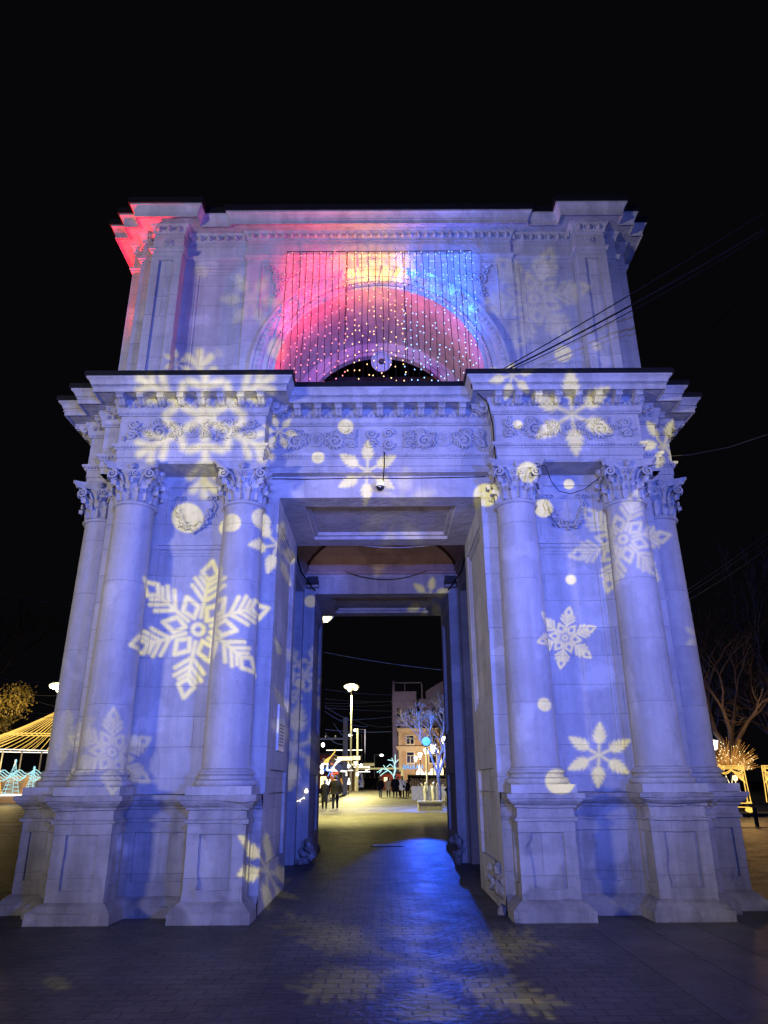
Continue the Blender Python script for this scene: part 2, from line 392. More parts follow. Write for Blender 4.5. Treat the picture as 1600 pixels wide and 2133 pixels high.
def paving():
    m, nt, b = new_mat("block_paving")
    N = nt.nodes.new; L = nt.links.new
    g = N("ShaderNodeNewGeometry"); sep = N("ShaderNodeSeparateXYZ"); L(g.outputs["Position"], sep.inputs[0])

    def brick(vec, bw, bh, mortar):
        k = N("ShaderNodeTexBrick"); L(vec, k.inputs["Vector"]); k.inputs["Scale"].default_value = 1
        k.inputs["Brick Width"].default_value = bw; k.inputs["Row Height"].default_value = bh
        k.inputs["Mortar Size"].default_value = mortar; k.inputs["Mortar Smooth"].default_value = 0.2
        k.inputs["Color1"].default_value = (0.7, 0.7, 0.7, 1); k.inputs["Color2"].default_value = (1.15, 1.12, 1.08, 1)
        k.inputs["Mortar"].default_value = (0.25, 0.25, 0.25, 1)
        return k
    sw = N("ShaderNodeCombineXYZ"); L(sep.outputs[1], sw.inputs[0]); L(sep.outputs[0], sw.inputs[1])
    wn = N("ShaderNodeTexNoise"); wn.inputs["Scale"].default_value = 1.6; wn.inputs["Detail"].default_value = 4; L(g.outputs["Position"], wn.inputs["Vector"])
    wv = N("ShaderNodeMix"); wv.data_type = 'RGBA'; wv.blend_type = 'LINEAR_LIGHT'; wv.inputs["Factor"].default_value = 0.03
    L(g.outputs["Position"], wv.inputs[6]); L(wn.outputs["Color"], wv.inputs[7])
    fine = brick(wv.outputs[2], 0.24, 0.16, 0.010)
    slab = brick(sw.outputs[0], 3.6, 0.62, 0.012)
    lt = N("ShaderNodeMath"); lt.operation = 'GREATER_THAN'; lt.inputs[1].default_value = 2.35; L(sep.outputs[0], lt.inputs[0])
    l2 = N("ShaderNodeMath"); l2.operation = 'LESS_THAN'; l2.inputs[1].default_value = 60; L(sep.outputs[1], l2.inputs[0])
    fc = N("ShaderNodeMath"); fc.operation = 'MULTIPLY'; L(lt.outputs[0], fc.inputs[0]); L(l2.outputs[0], fc.inputs[1])

    def mix(a, c, f=None, mode='MIX'):
        x = N("ShaderNodeMix"); x.data_type = 'RGBA'; x.blend_type = mode
        if f is None: x.inputs["Factor"].default_value = 1
        else: L(f, x.inputs["Factor"])
        L(a, x.inputs[6])
        if isinstance(c, tuple): x.inputs[7].default_value = c
        else: L(c, x.inputs[7])
        return x.outputs[2]
    pat = mix(fine.outputs["Color"], slab.outputs["Color"], fc.outputs[0])
    n = N("ShaderNodeTexNoise"); n.inputs["Scale"].default_value = 0.8; n.inputs["Detail"].default_value = 6; L(g.outputs["Position"], n.inputs["Vector"])
    r = N("ShaderNodeValToRGB"); r.color_ramp.elements[0].color = (0.062, 0.058, 0.054, 1); r.color_ramp.elements[1].color = (0.125, 0.115, 0.105, 1)
    r.color_ramp.elements[0].position = 0.3; r.color_ramp.elements[1].position = 0.7
    L(n.outputs["Fac"], r.inputs[0])
    col = mix(pat, r.outputs[0], None, 'MULTIPLY')
    n4 = N("ShaderNodeTexNoise"); n4.inputs["Scale"].default_value = 0.35; n4.inputs["Detail"].default_value = 8; n4.inputs["Roughness"].default_value = 0.7; L(g.outputs["Position"], n4.inputs["Vector"])
    r4 = N("ShaderNodeValToRGB"); r4.color_ramp.elements[0].color = (0.5, 0.5, 0.5, 1); r4.color_ramp.elements[1].color = (1.1, 1.1, 1.1, 1); r4.color_ramp.elements[0].position = 0.38; r4.color_ramp.elements[1].position = 0.6
    L(n4.outputs["Fac"], r4.inputs[0])
    n5 = N("ShaderNodeTexVoronoi"); n5.inputs["Scale"].default_value = 2.6; L(g.outputs["Position"], n5.inputs["Vector"])
    r5 = N("ShaderNodeValToRGB"); r5.color_ramp.elements[0].color = (0.45, 0.45, 0.45, 1); r5.color_ramp.elements[1].color = (1, 1, 1, 1); r5.color_ramp.elements[0].position = 0.05; r5.color_ramp.elements[1].position = 0.09
    L(n5.outputs["Distance"], r5.inputs[0])
    L(mix(mix(col, r4.outputs[0], None, 'MULTIPLY'), r5.outputs[0], None, 'MULTIPLY'), b.inputs["Base Color"])
    n2 = N("ShaderNodeTexNoise"); n2.inputs["Scale"].default_value = 2.2; n2.inputs["Detail"].default_value = 5; L(g.outputs["Position"], n2.inputs["Vector"])
    rr = N("ShaderNodeValToRGB"); rr.color_ramp.elements[0].color = (0.38, 0.38, 0.38, 1); rr.color_ramp.elements[1].color = (0.66, 0.66, 0.66, 1)
    L(n2.outputs["Fac"], rr.inputs[0]); L(rr.outputs[0], b.inputs["Roughness"])
    hf = N("ShaderNodeMix"); hf.data_type = 'FLOAT'; L(fc.outputs[0], hf.inputs[0]); L(fine.outputs["Fac"], hf.inputs[2]); L(slab.outputs["Fac"], hf.inputs[3])
    n3 = N("ShaderNodeTexNoise"); n3.inputs["Scale"].default_value = 14; n3.inputs["Detail"].default_value = 5; L(g.outputs["Position"], n3.inputs["Vector"])
    hh = N("ShaderNodeMath"); hh.operation = 'MULTIPLY_ADD'; L(hf.outputs[0], hh.inputs[0]); hh.inputs[1].default_value = -1.0; L(n3.outputs["Fac"], hh.inputs[2])
    bp = N("ShaderNodeBump"); bp.inputs["Strength"].default_value = 0.8; bp.inputs["Distance"].default_value = 0.016
    L(hh.outputs[0], bp.inputs["Height"]); L(bp.outputs[0], b.inputs["Normal"])
    return m


M['paving'] = paving()
M['asphalt'] = plain("asphalt", (0.05, 0.05, 0.05), 0.55, 0, 0.3, 20, 0.3)


# ------------------------------------------------------------------ mesh helpers
class MB:
    def __init__(s, xf=None):
        s.v = []; s.f = []; s.mi = []; s.xf = xf; s.cur = 0

    def V(s, p):
        if s.xf: p = s.xf(p)
        s.v.append(tuple(p)); return len(s.v) - 1

    def F(s, idx):
        s.f.append(tuple(idx)); s.mi.append(s.cur)

    def quad(s, a, b, c, d):
        s.F([s.V(a), s.V(b), s.V(c), s.V(d)])

    def poly(s, pts):
        s.F([s.V(p) for p in pts])

    def box(s, x0, x1, y0, y1, z0, z1):
        i = [s.V(p) for p in ((x0, y0, z0), (x1, y0, z0), (x1, y1, z0), (x0, y1, z0), (x0, y0, z1), (x1, y0, z1), (x1, y1, z1), (x0, y1, z1))]
        for q in ((3, 2, 1, 0), (4, 5, 6, 7), (0, 1, 5, 4), (1, 2, 6, 5), (2, 3, 7, 6), (3, 0, 4, 7)):
            s.F([i[k] for k in q])

    def tube(s, pts, rad, n=6, caps=True):
        pts = [Vector(p) for p in pts]
        rs = rad if isinstance(rad, (list, tuple)) else [rad] * len(pts)
        rings = []; prev = None
        for k, p in enumerate(pts):
            if k == 0: t = pts[1] - p
            elif k == len(pts) - 1: t = p - pts[k - 1]
            else: t = pts[k + 1] - pts[k - 1]
            if t.length < 1e-9: t = Vector((0, 0, 1))
            t.normalize()
            if prev is None:
                ref = Vector((0, 0, 1)) if abs(t.z) < 0.9 else Vector((1, 0, 0))
                a = t.cross(ref).normalized()
            else:
                a = prev - t * prev.dot(t)
                a = a.normalized() if a.length > 1e-6 else t.cross(Vector((0.3, 0.5, 0.8))).normalized()
            prev = a; b = t.cross(a)
            rings.append([s.V(p + (a * math.cos(2 * PI * j / n) + b * math.sin(2 * PI * j / n)) * rs[k]) for j in range(n)])
        for k in range(len(rings) - 1):
            for j in range(n):
                s.F((rings[k][j], rings[k][(j + 1) % n], rings[k + 1][(j + 1) % n], rings[k + 1][j]))
        if caps and n > 2:
            s.F(rings[0][::-1]); s.F(rings[-1])

    def lathe(s, prof, c=(0, 0, 0), n=32, a0=0, a1=2 * PI, cap=False):
        full = abs(a1 - a0 - 2 * PI) < 1e-6
        m = n if full else n + 1
        rings = []
        for r, z in prof:
            rings.append([s.V((c[0] + r * math.cos(a0 + (a1 - a0) * j / n), c[1] + r * math.sin(a0 + (a1 - a0) * j / n), c[2] + z)) for j in range(m)])
        for k in range(len(rings) - 1):
            for j in range(n):
                j2 = (j + 1) % m
                s.F((rings[k][j], rings[k][j2], rings[k + 1][j2], rings[k + 1][j]))
        if cap:
            s.F(rings[0][::-1]); s.F(rings[-1])

    def blob(s, c, rx, ry, rz, n=6, m=4, rot=0.0):
        cr, sr = math.cos(rot), math.sin(rot)
        rings = []
        for i in range(1, m):
            ph = PI * i / m; ring = []
            for j in range(n):
                th = 2 * PI * j / n
                x, y, z = rx * math.sin(ph) * math.cos(th), ry * math.sin(ph) * math.sin(th), rz * math.cos(ph)
                x, z = x * cr - z * sr, x * sr + z * cr
                ring.append(s.V((c[0] + x, c[1] + y, c[2] + z)))
            rings.append(ring)
        tx, tz = -rz * sr, rz * cr
        t = s.V((c[0] + tx, c[1], c[2] + tz)); bt = s.V((c[0] - tx, c[1], c[2] - tz))
        for j in range(n):
            s.F((t, rings[0][j], rings[0][(j + 1) % n])); s.F((bt, rings[-1][(j + 1) % n], rings[-1][j]))
            for i in range(len(rings) - 1):
                s.F((rings[i][j], rings[i + 1][j], rings[i + 1][(j + 1) % n], rings[i][(j + 1) % n]))

    def sweep(s, outline, prof, closed=True, mask=None):
        """profile (offset, z) swept round a right-angled plan outline (counter-clockwise), mitred"""
        n = len(outline); ne = n if closed else n - 1
        nrm = []
        for i in range(ne):
            a, b = outline[i], outline[(i + 1) % n]
            dx, dy = b[0] - a[0], b[1] - a[1]; l = math.hypot(dx, dy)
            k = 1.0 if mask is None else mask[i]
            nrm.append((dy / l * k, -dx / l * k))
        cols = []
        for i in range(n):
            if closed: n1, n2 = nrm[i - 1], nrm[i]
            else: n1, n2 = nrm[max(i - 1, 0)], nrm[min(i, ne - 1)]
            same = abs(n1[0] * n2[1] - n1[1] * n2[0]) < 1e-6 and (n1[0] * n2[0] + n1[1] * n2[1]) > 0
            ox, oy = (n1 if same else (n1[0] + n2[0], n1[1] + n2[1]))
            cols.append([s.V((outline[i][0] + ox * o, outline[i][1] + oy * o, z)) for o, z in prof])
        for i in range(ne):
            if mask is not None and mask[i] == 0: continue
            a, b = cols[i], cols[(i + 1) % n]
            for k in range(len(prof) - 1):
                s.F((a[k], b[k], b[k + 1], a[k + 1]))

    def panel(s, p0, p1, z0, z1, holes=(), steps=1):
        """vertical wall from plan point p0 to p1 (outward on the right of travel), z0..z1, with
        recessed rectangles (u0,u1,v0,v1,depth): u metres along, v absolute z"""
        dx, dy = p1[0] - p0[0], p1[1] - p0[1]; l = math.hypot(dx, dy)
        ux, uy = dx / l, dy / l; nx, ny = uy, -ux
        us = sorted({0.0, l} | {h[0] for h in holes} | {h[1] for h in holes})
        vs = sorted({z0, z1} | {h[2] for h in holes} | {h[3] for h in holes})

        def P(u, v, d=0.0): return (p0[0] + ux * u - nx * d, p0[1] + uy * u - ny * d, v)
        for i in range(len(us) - 1):
            for j in range(len(vs) - 1):
                cu, cv = (us[i] + us[i + 1]) / 2, (vs[j] + vs[j + 1]) / 2
                if any(h[0] < cu < h[1] and h[2] < cv < h[3] for h in holes): continue
                s.quad(P(us[i], vs[j]), P(us[i + 1], vs[j]), P(us[i + 1], vs[j + 1]), P(us[i], vs[j + 1]))
        for h in holes:
            u0, u1, v0, v1, d = h[:5]
            st = h[5] if len(h) > 5 else 0
            lev = [(0.0, 0.0)]
            if st: lev += [(0.0, d * .45), (st * .55, d * .45), (st * .55, d * .7), (st, d * .7), (st, d)]
            else: lev += [(0.0, d)]
            for (i0, d0), (i1, d1) in zip(lev[:-1], lev[1:]):
                a = [(u0 + i0, v0 + i0), (u1 - i0, v0 + i0), (u1 - i0, v1 - i0), (u0 + i0, v1 - i0)]
                c = [(u0 + i1, v0 + i1), (u1 - i1, v0 + i1), (u1 - i1, v1 - i1), (u0 + i1, v1 - i1)]
                for k in range(4):
                    k2 = (k + 1) % 4
                    s.quad(P(*a[k], d0), P(*a[k2], d0), P(*c[k2], d1), P(*c[k], d1))
            i1, d1 = lev[-1]
            s.quad(P(u0 + i1, v0 + i1, d1), P(u1 - i1, v0 + i1, d1), P(u1 - i1, v1 - i1, d1), P(u0 + i1, v1 - i1, d1))

    def build(s, name, mat, parent=None, smooth=False, angle=35, loc=None):
        me = bpy.data.meshes.new(name)
        me.from_pydata(s.v, [], s.f)
        mats = mat if isinstance(mat, (list, tuple)) else [mat]
        for q in mats: me.materials.append(q)
        if len(mats) > 1: me.polygons.foreach_set("material_index", s.mi)
        me.validate(); me.update()
        if smooth:
            me.polygons.foreach_set("use_smooth", [True] * len(me.polygons))
            me.set_sharp_from_angle(angle=R(angle))
        o = bpy.data.objects.new(name, me); COL.objects.link(o)
        if parent: o.parent = parent
        if loc: o.location = loc
        return o


def tag(o, label=None, cat=None, group=None, kind=None):
    if label: o["label"] = label
    if cat: o["category"] = cat
    if group: o["group"] = group
    if kind: o["kind"] = kind
    return o


def thing(name, label, cat, loc=(0, 0, 0), rz=0.0, group=None):
    o = bpy.data.objects.new(name, None); COL.objects.link(o)
    o.location = loc; o.rotation_euler = (0, 0, rz); o.empty_display_size = 0.2
    return tag(o, label, cat, group)


def copy_tree(o, parent=None):
    c = o.copy(); COL.objects.link(c)
    if parent is not None: c.parent = parent
    for ch in list(o.children): copy_tree(ch, c)
    return c


def gz(y): return 0.011 * max(0.0, min(y, 140.0) - 15.0)


# ------------------------------------------------------------------ ground
g = MB()
ys = [-60, -20, 15, 40, 80, 140, 600]
for a, b in zip(ys[:-1], ys[1:]):
    g.quad((-300, a, gz(a)), (300, a, gz(a)), (300, b, gz(b)), (-300, b, gz(b)))
tag(g.build("ground", M['paving']), kind="structure")
g = MB()
def strip(x0, x1, y0, y1, dz, mb=None):
    (mb or g).quad((x0, y0, gz(y0) + dz), (x1, y0, gz(y0) + dz), (x1, y1, gz(y1) + dz), (x0, y1, gz(y1) + dz))
for a, b in zip(ys[:-1], ys[1:]):
    strip(-24, -6.0, max(a, 18), b, 0.004) if b > 18 else None
tag(g.build("road", M['asphalt']), kind="structure")
g = MB()
for a, b in ((20, 40), (40, 80), (80, 110)):
    g.box(-5.9, -5.65, a, b, gz(a) - 0.1, gz(a) + 0.02)
    for q in g.v[-4:]: pass
g2 = MB()
for a, b in ((18, 40), (40, 80), (80, 120)):
    p = [(-5.95, a, gz(a) - .05), (-5.7, a, gz(a) - .05), (-5.7, b, gz(b) - .05), (-5.95, b, gz(b) - .05)]
    q = [(x, y, z + 0.19) for x, y, z in p]
    for k in range(4): g2.quad(p[k], p[(k + 1) % 4], q[(k + 1) % 4], q[k])
    g2.poly(q)
tag(g2.build("kerb", M['concrete']), kind="structure")
g = MB()
strip(-4.35, -4.2, 40, 80, 0.008); strip(-4.35, -4.2, 80, 105, 0.008)
tag(g.build("painted_line", M['white_paint']), kind="structure")
g = MB()
for i in range(7):
    strip(-26, -6.4, 21 + i * 3.1, 21.22 + i * 3.1, 0.008)
tag(g.build("crosswalk_stripe", M['white_paint']), kind="structure")

# ================================================================== TRIUMPHAL ARCH
YC = 5.1
arch = thing("triumphal_arch", "pale limestone triumphal arch lit blue with projected snowflakes, four column pylons and arched attic", "arch", (0, YC, 0))
INV = Matrix.Translation((0, -YC, 0))


def rot4(k):
    c, s = (1, 0, -1, 0)[k], (0, 1, 0, -1)[k]
    def f(p):
        x, y, z = p[0], p[1] - YC, p[2]
        return (x * c - y * s, x * s + y * c, z)          # local to the arch (origin on its axis)
    return f


L0 = rot4(0)


def ring(front):
    out = []
    for k in range(4):
        f = rot4(k)
        for x, y in front:
            q = f((x, y, 0)); out.append((q[0], q[1]))
    return out


def mir(p): return (-p[0], p[1], p[2])


# ---- pylons
def eggs(mb, p0, p1, z, off, r, pitch, h):
    dx, dy = p1[0] - p0[0], p1[1] - p0[1]; l = math.hypot(dx, dy)
    if l < 0.14: return
    ux, uy = dx / l, dy / l; nx, ny = uy, -ux
    n = max(1, int(l / pitch)); st = l / n
    for i in range(n):
        u = (i + .5) * st
        c = (p0[0] + ux * u + nx * off, p0[1] + uy * u + ny * off, z)
        ax = r * 0.62
        mb.blob(c, ax if abs(ux) > .5 else r * .7, ax if abs(uy) > .5 else r * .7, h * .5, 8, 5)
        # rim round the egg and the dart between
        pts = []
        for k in range(7):
            a = PI * (1.0 + k / 6.0)
            e = math.cos(a) * r * 0.95
            pts.append((c[0] + ux * e, c[1] + uy * e, z + h * .35 + math.sin(a) * h * .85))
        mb.tube(pts, h * 0.10, 4, False)
        u2 = i * st
        if i:
            q = (p0[0] + ux * u2 + nx * off, p0[1] + uy * u2 + ny * off, z)
            mb.blob(q, r * .16 if abs(ux) > .5 else r * .3, r * .16 if abs(uy) > .5 else r * .3, h * .5, 4, 3)


PED = [(1.62, .62), (1.75, .62), (1.75, .12), (2.49, .12), (2.49, .62), (3.46, .62), (3.46, .12), (4.20, .12), (4.20, .62), (4.48, .62),
       (4.48, .90), (4.98, .90), (4.98, 1.64), (4.48, 1.64), (4.48, 2.61), (4.98, 2.61), (4.98, 3.35), (4.48, 3.35), (4.48, 3.48),
       (1.87, 3.48), (1.87, 3.23), (1.62, 3.23)]
PMASK = [1] * 18 + [0, 0, 0, 0]


def weather(me, amp, chip):
    """breaks long straight edges up and knocks chips out of the stone"""
    bm = bmesh.new(); bm.from_mesh(me)
    bmesh.ops.remove_doubles(bm, verts=bm.verts, dist=0.0005)
    for _ in range(4):
        ed = [e for e in bm.edges if e.calc_length() > 0.13]
        if not ed: break
        bmesh.ops.subdivide_edges(bm, edges=ed, cuts=1, use_grid_fill=True)
    bm.normal_update()
    sh = [(v, v.normal.copy(), len([e for e in v.link_edges if len(e.link_faces) == 2 and e.calc_face_angle(0) > 0.6])) for v in bm.verts]
    for v, n, corner in sh:
        q = v.co * 2.3
        v.co += n * (noise.noise(v.co * 5.0) * amp)
        c = noise.noise(q + Vector((7.1, 3.3, 1.7))) - 0.18
        if corner and c > 0: v.co -= n * min(0.05, c * chip * (0.5 + abs(noise.noise(v.co * 17.0)) * 2.2))
    bm.to_mesh(me); bm.free(); me.update()


def pylon(k, flip):
    f4 = rot4(k)
    f = (lambda p: (-f4(p)[0], f4(p)[1], p[2])) if flip else f4
    # pedestal course
    mb = MB(f)
    mb.sweep(PED, [(.14, -0.02), (.14, .12), (.125, .135), (.10, .16), (.085, .175), (.06, .20), (.02, .225), (0, .235)], True, PMASK)
    mb.sweep(PED, [(0, 1.13), (.035, 1.135), (.035, 1.165), (.01, 1.18), (0, 1.20), (0, 1.285), (.03, 1.295), (.035, 1.32), (.07, 1.345), (.10, 1.38),
                   (.105, 1.40), (.13, 1.405), (.13, 1.465), (-.2, 1.475)], True, PMASK)
    n = len(PED)
    for i in range(n):
        a, b = PED[i], PED[(i + 1) % n]
        l = math.hypot(b[0] - a[0], b[1] - a[1])
        if i >= 18:                                    # passage sides: dressed separately below
            continue
        if i in (2, 4 + 2, 11, 15): hl = [(.16, l - .16, .36, 1.0, .03)]
        elif i in (4, 13): hl = [(.14, l - .14, .40, 1.0, .03)]
        elif l > .4: hl = [(.12, l - .12, .40, 1.0, .02)]
        else: hl = ()
        mb.panel(a, b, .235, 1.13, hl)
    mb.poly([(x, y, 1.474) for x, y in PED])
    pb = mb.build("pedestal_course", M['old'], arch)
    weather(pb.data, 0.010, 0.075)
    # main pier
    mb = MB(f)
    core = [(1.62, .75), (4.35, .75), (4.35, 3.48)]
    mb.panel(core[0], core[1], 1.47, 6.27, [(.90, 1.80, 5.23, 6.09, .035), (.86, 1.84, 1.95, 5.03, .055, .09)])
    mb.panel(core[1], core[2], 1.47, 6.27, [(.92, 1.82, 5.23, 6.09, .035), (.88, 1.86, 1.95, 5.03, .055, .09)])
    mb.panel((4.35, 3.48), (1.87, 3.48), 0, 6.27)
    mb.panel((1.87, 3.48), (1.87, 3.23), 0, 6.5)
    mb.panel((1.87, 3.23), (1.62, 3.23), 0, 6.5)
    mb.panel((1.62, 3.23), (1.62, .75), 0, 5.9, [(.32, 2.10, 2.75, 5.55, .06, .10), (.32, 2.10, .55, 1.80, .05, .0)])
    mb.panel((1.62, .75), (1.62, .62), 0, 1.47)
    # string course between the two wall panels
    mb.box(2.46, 3.50, .722, .76, 5.10, 5.16)
    pr = mb.build("pier", M['stone'], arch)
    return pb, pr


for k, fl in ((0, False), (0, True), (2, False), (2, True)): pylon(k, fl)


# ---- columns
def leaf(mb, ang, r0, z0, h, wd, curl):
    """acanthus leaf: rises along the bell, curls outward; lobed edges, raised rib"""
    nu, nv = 6, 9
    ca, sa = math.cos(ang), math.sin(ang)
    grid = []
    for j in range(nv + 1):
        t = j / nv
        if t < .72:
            s_ = t / .72; rr = r0 + 0.035 * s_ * s_; zz = z0 + h * s_
        else:
            s_ = (t - .72) / .28; rr = r0 + .035 + curl * math.sin(s_ * PI * .62); zz = z0 + h + curl * .38 * math.sin(s_ * PI) - curl * .75 * s_ * s_
        w_ = wd * (0.62 + 0.5 * math.sin(min(1, t * 1.15) * PI * .8)) * (1.0 if t < .8 else 1 - (t - .8) * 2.4)
        w_ *= 1 + 0.16 * math.cos(t * 26)
        row = []
        for i in range(nu + 1):
            q = i / nu * 2 - 1
            out = 0.026 * (1 - abs(q)) + (0.022 if i == nu // 2 else 0) - 0.012 * abs(math.sin(q * 5.5))
            R_ = rr + out
            row.append(mb.V((R_ * ca - q * w_ * sa, R_ * sa + q * w_ * ca, zz - 0.02 * abs(q) * (t > .5))))
        grid.append(row)
    for j in range(nv):
        for i in range(nu):
            mb.F((grid[j][i], grid[j][i + 1], grid[j + 1][i + 1], grid[j + 1][i]))


def spiral(mb, c, e1, e2, r, turns, rad0, rad1, a0=0.0, n=5, steps=22, hand=1):
    pts = []; rs = []
    for k in range(steps + 1):
        t = k / steps
        a = a0 + hand * turns * 2 * PI * t; q = r * (1 - .86 * t)
        p = Vector(c) + Vector(e1) * (q * math.cos(a)) + Vector(e2) * (q * math.sin(a))
        pts.append(p); rs.append(rad0 + (rad1 - rad0) * t)
    mb.tube(pts, rs, n)
    mb.blob(c, r * .2, r * .2, r * .2, 6, 4)
    return pts[0]


def capital_mesh():
    mb = MB()
    H = 0.62
    mb.lathe([(.285, 0), (.262, .03), (.258, .2), (.275, .36), (.325, .47), (.345, .485), (.345, .505), (.30, .51)], n=24)
    for i in range(8): leaf(mb, (i + .5) * PI / 4, .262, .01, .185, .088, .075)
    for i in range(8): leaf(mb, i * PI / 4, .268, .03, .315, .085, .09)
    for i in range(4):
        a = PI / 4 + i * PI / 2
        d = Vector((math.cos(a), math.sin(a), 0)); tn = Vector((-d.y, d.x, 0))
        for sg in (-1, 1):
            # each corner volute is a spiral facing one side, fed by a stalk from the bell
            face = (d + tn * sg).normalized(); along = (d - tn * sg).normalized()
            c = d * .455 - tn * (-sg) * .02 + Vector((0, 0, .432)) + face * .035
            c = d * .46 + tn * sg * .045 + Vector((0, 0, .43))
            st = spiral(mb, c, along * -1, Vector((0, 0, 1)), .082, 1.6, .021, .010, PI * .5, 6, 22, -1)
            root = d * .27 + tn * sg * .115 + Vector((0, 0, .27))
            mid = d * .33 + tn * sg * .085 + Vector((0, 0, .43))
            mb.tube([root, (root + mid) / 2 + d * .005, mid, st], [.012, .018, .021, .021], 6)
            # inner helix meeting under the flower
            c2 = Vector(((d + tn * sg).normalized())) * .335 - tn * sg * 0 + (d - tn * sg).normalized() * .055 + Vector((0, 0, .435))
            spiral(mb, c2, (d - tn * sg).normalized(), Vector((0, 0, 1)), .045, 1.3, .013, .007, PI * .5, 5, 14, 1)
        leaf(mb, a, .30, .22, .15, .05, .07)
    # abacus with hollow sides
    def aba(z0, z1, k0, k1):
        ringz = []
        for kk, z in ((k0, z0), (k1, z1)):
            rr = []
            for i in range(4):
                a = i * PI / 2
                for q in range(9):
                    t = q / 8 * 2 - 1
                    x = .43 * kk * t; y = -(.315 + (.435 - .315) * abs(t) ** 2.2) * kk
                    if abs(t) == 1: x *= .93
                    rr.append(mb.V((x * math.cos(a) - y * math.sin(a), x * math.sin(a) + y * math.cos(a), z)))
            ringz.append(rr)
        n = len(ringz[0])
        for j in range(n): mb.F((ringz[0][j], ringz[0][(j + 1) % n], ringz[1][(j + 1) % n], ringz[1][j]))
        return ringz
    b = aba(.515, .555, .90, .93); mb.F(b[0][::-1])
    aba(.555, .585, .93, 1.0); t = aba(.585, .62, 1.0, 1.01); mb.F(t[1])
    for i in range(4):
        a = i * PI / 2; d = Vector((math.sin(a), -math.cos(a), 0)); tn = Vector((d.y * -1, d.x, 0))
        c = d * .345 + Vector((0, 0, .56))
        mb.blob(c, .05, .05, .055, 8, 5)
        spiral(mb, c + d * .045, tn, Vector((0, 0, 1)), .034, 1.2, .012, .008, 0, 5, 12)
        mb.tube([c + d * .03, d * .34 + Vector((0, 0, .50)), d * .31 + Vector((0, 0, .44))], [.016, .012, .008], 5)
    me = mb
    return me


def column_parts():
    sh = MB()
    prof = []
    for i in range(15):
        t = i / 14
        r = .322 - .034 * t ** 1.7
        prof.append((r, 1.80 + (5.585 - 1.80) * t))
    prof = [(.36, 1.76), (.36, 1.78), (.335, 1.795)] + prof + [(.30, 5.595), (.325, 5.60), (.335, 5.62), (.325, 5.64), (.29, 5.65)]
    sh.lathe(prof, n=40)
    bs = MB()
    bs.box(-.43, .43, -.43, .43, 1.468, 1.575)
    bp = [(.40, 1.575), (.425, 1.595), (.43, 1.62), (.425, 1.645), (.40, 1.66), (.37, 1.664), (.365, 1.68), (.355, 1.70), (.365, 1.715), (.385, 1.722), (.39, 1.74), (.38, 1.757), (.355, 1.763), (.33, 1.77)]
    bs.lathe(bp, n=40)
    cp = capital_mesh()
    return sh, bs, cp


sh, bs, cp = column_parts()
col0 = sh.build("column", M['shaft'], arch, True, 40)
base0 = bs.build("column_base", M['carved'], col0, True, 40)
cap0 = cp.build("capital", M['carved'], col0, True, 50, (0, 0, 5.65))
_pos = []
for k in (0, 1, 3):
    f = rot4(k)
    for x in ((-3.83, -2.12, 2.12, 3.83)):
        q = f((x, .5, 0)); _pos.append((q[0], q[1], (0, PI / 2, 0, -PI / 2)[k]))
for i, (x, y, rz) in enumerate(_pos):
    o = col0 if i == 0 else copy_tree(col0, arch)
    o.location = (x, y, 0); o.rotation_euler = (0, 0, rz)

# ---- entablature
FR = [(-4.52, .58), (-4.13, .58), (-4.13, .21), (-1.82, .21), (-1.82, .58), (1.82, .58), (1.82, .21), (4.13, .21), (4.13, .58)]
ENT = ring(FR)
mb = MB()
mb.sweep(ENT, [(-.012, 6.27), (-.012, 6.375), (.0, 6.378), (.0, 6.50), (.02, 6.505), (.03, 6.53), (.065, 6.55), (.07, 6.585), (0, 6.59)])
for k in range(4):
    q = MB(rot4(k))
    for sx in (-1, 1):
        x0, x1 = sorted((sx * 1.832, sx * 4.118))
        q.quad((x0, .222, 6.27), (x0, .80, 6.27), (x1, .80, 6.27), (x1, .222, 6.27))
        q.quad((x0 + .25, .30, 6.265), (x0 + .25, .66, 6.265), (x1 - .25, .66, 6.265), (x1 - .25, .30, 6.265))
    q.quad((-4.508, .592, 6.272), (-4.508, .80, 6.272), (4.508, .80, 6.272), (4.508, .592, 6.272))
    b0 = len(mb.v); mb.v += q.v; mb.f += [tuple(i + b0 for i in t) for t in q.f]; mb.mi += [0] * len(q.f)
ARCH_MB = mb
mb = MB(); mb.sweep(ENT, [(0, 6.585), (0, 7.11)])
frieze = mb.build("frieze", M['stone'], arch)
mb = MB()
mb.sweep(ENT, [(0, 7.09), (.03, 7.095), (.045, 7.115), (.045, 7.135), (.055, 7.14), (.055, 7.20), (.06, 7.205), (.09, 7.28), (.10, 7.285), (.10, 7.36),
               (.34, 7.362), (.345, 7.345), (.36, 7.345), (.36, 7.415), (.37, 7.42), (.37, 7.455), (.39, 7.462), (.395, 7.49), (.41, 7.52), (.44, 7.545), (.45, 7.55), (.45, 7.58)])
n = len(ENT)
for i in range(n):
    a, b = ENT[i], ENT[(i + 1) % n]
    if (a[1] + b[1]) / 2 > -1.5: continue
    eggs(mb, a, b, 7.243, .085, .038, .088, .07)
    # bead rows
    dx, dy = b[0] - a[0], b[1] - a[1]; l = math.hypot(dx, dy); ux, uy = dx / l, dy / l; nx, ny = uy, -ux
    for (off, z, r, pit) in ((.05, 7.117, .014, .036), (.385, 7.438, .013, .034)):
        m_ = int((l + 2 * off * (1 if l > 1 else 0)) / pit)
        for j in range(m_):
            u = (j + .5) * pit - (off if l > 1 else 0)
            mb.blob((a[0] + ux * u + nx * off, a[1] + uy * u + ny * off, z), r, r, r * 1.2, 4, 3)
cornice = mb.build("cornice", M['carved'], arch, True, 30)
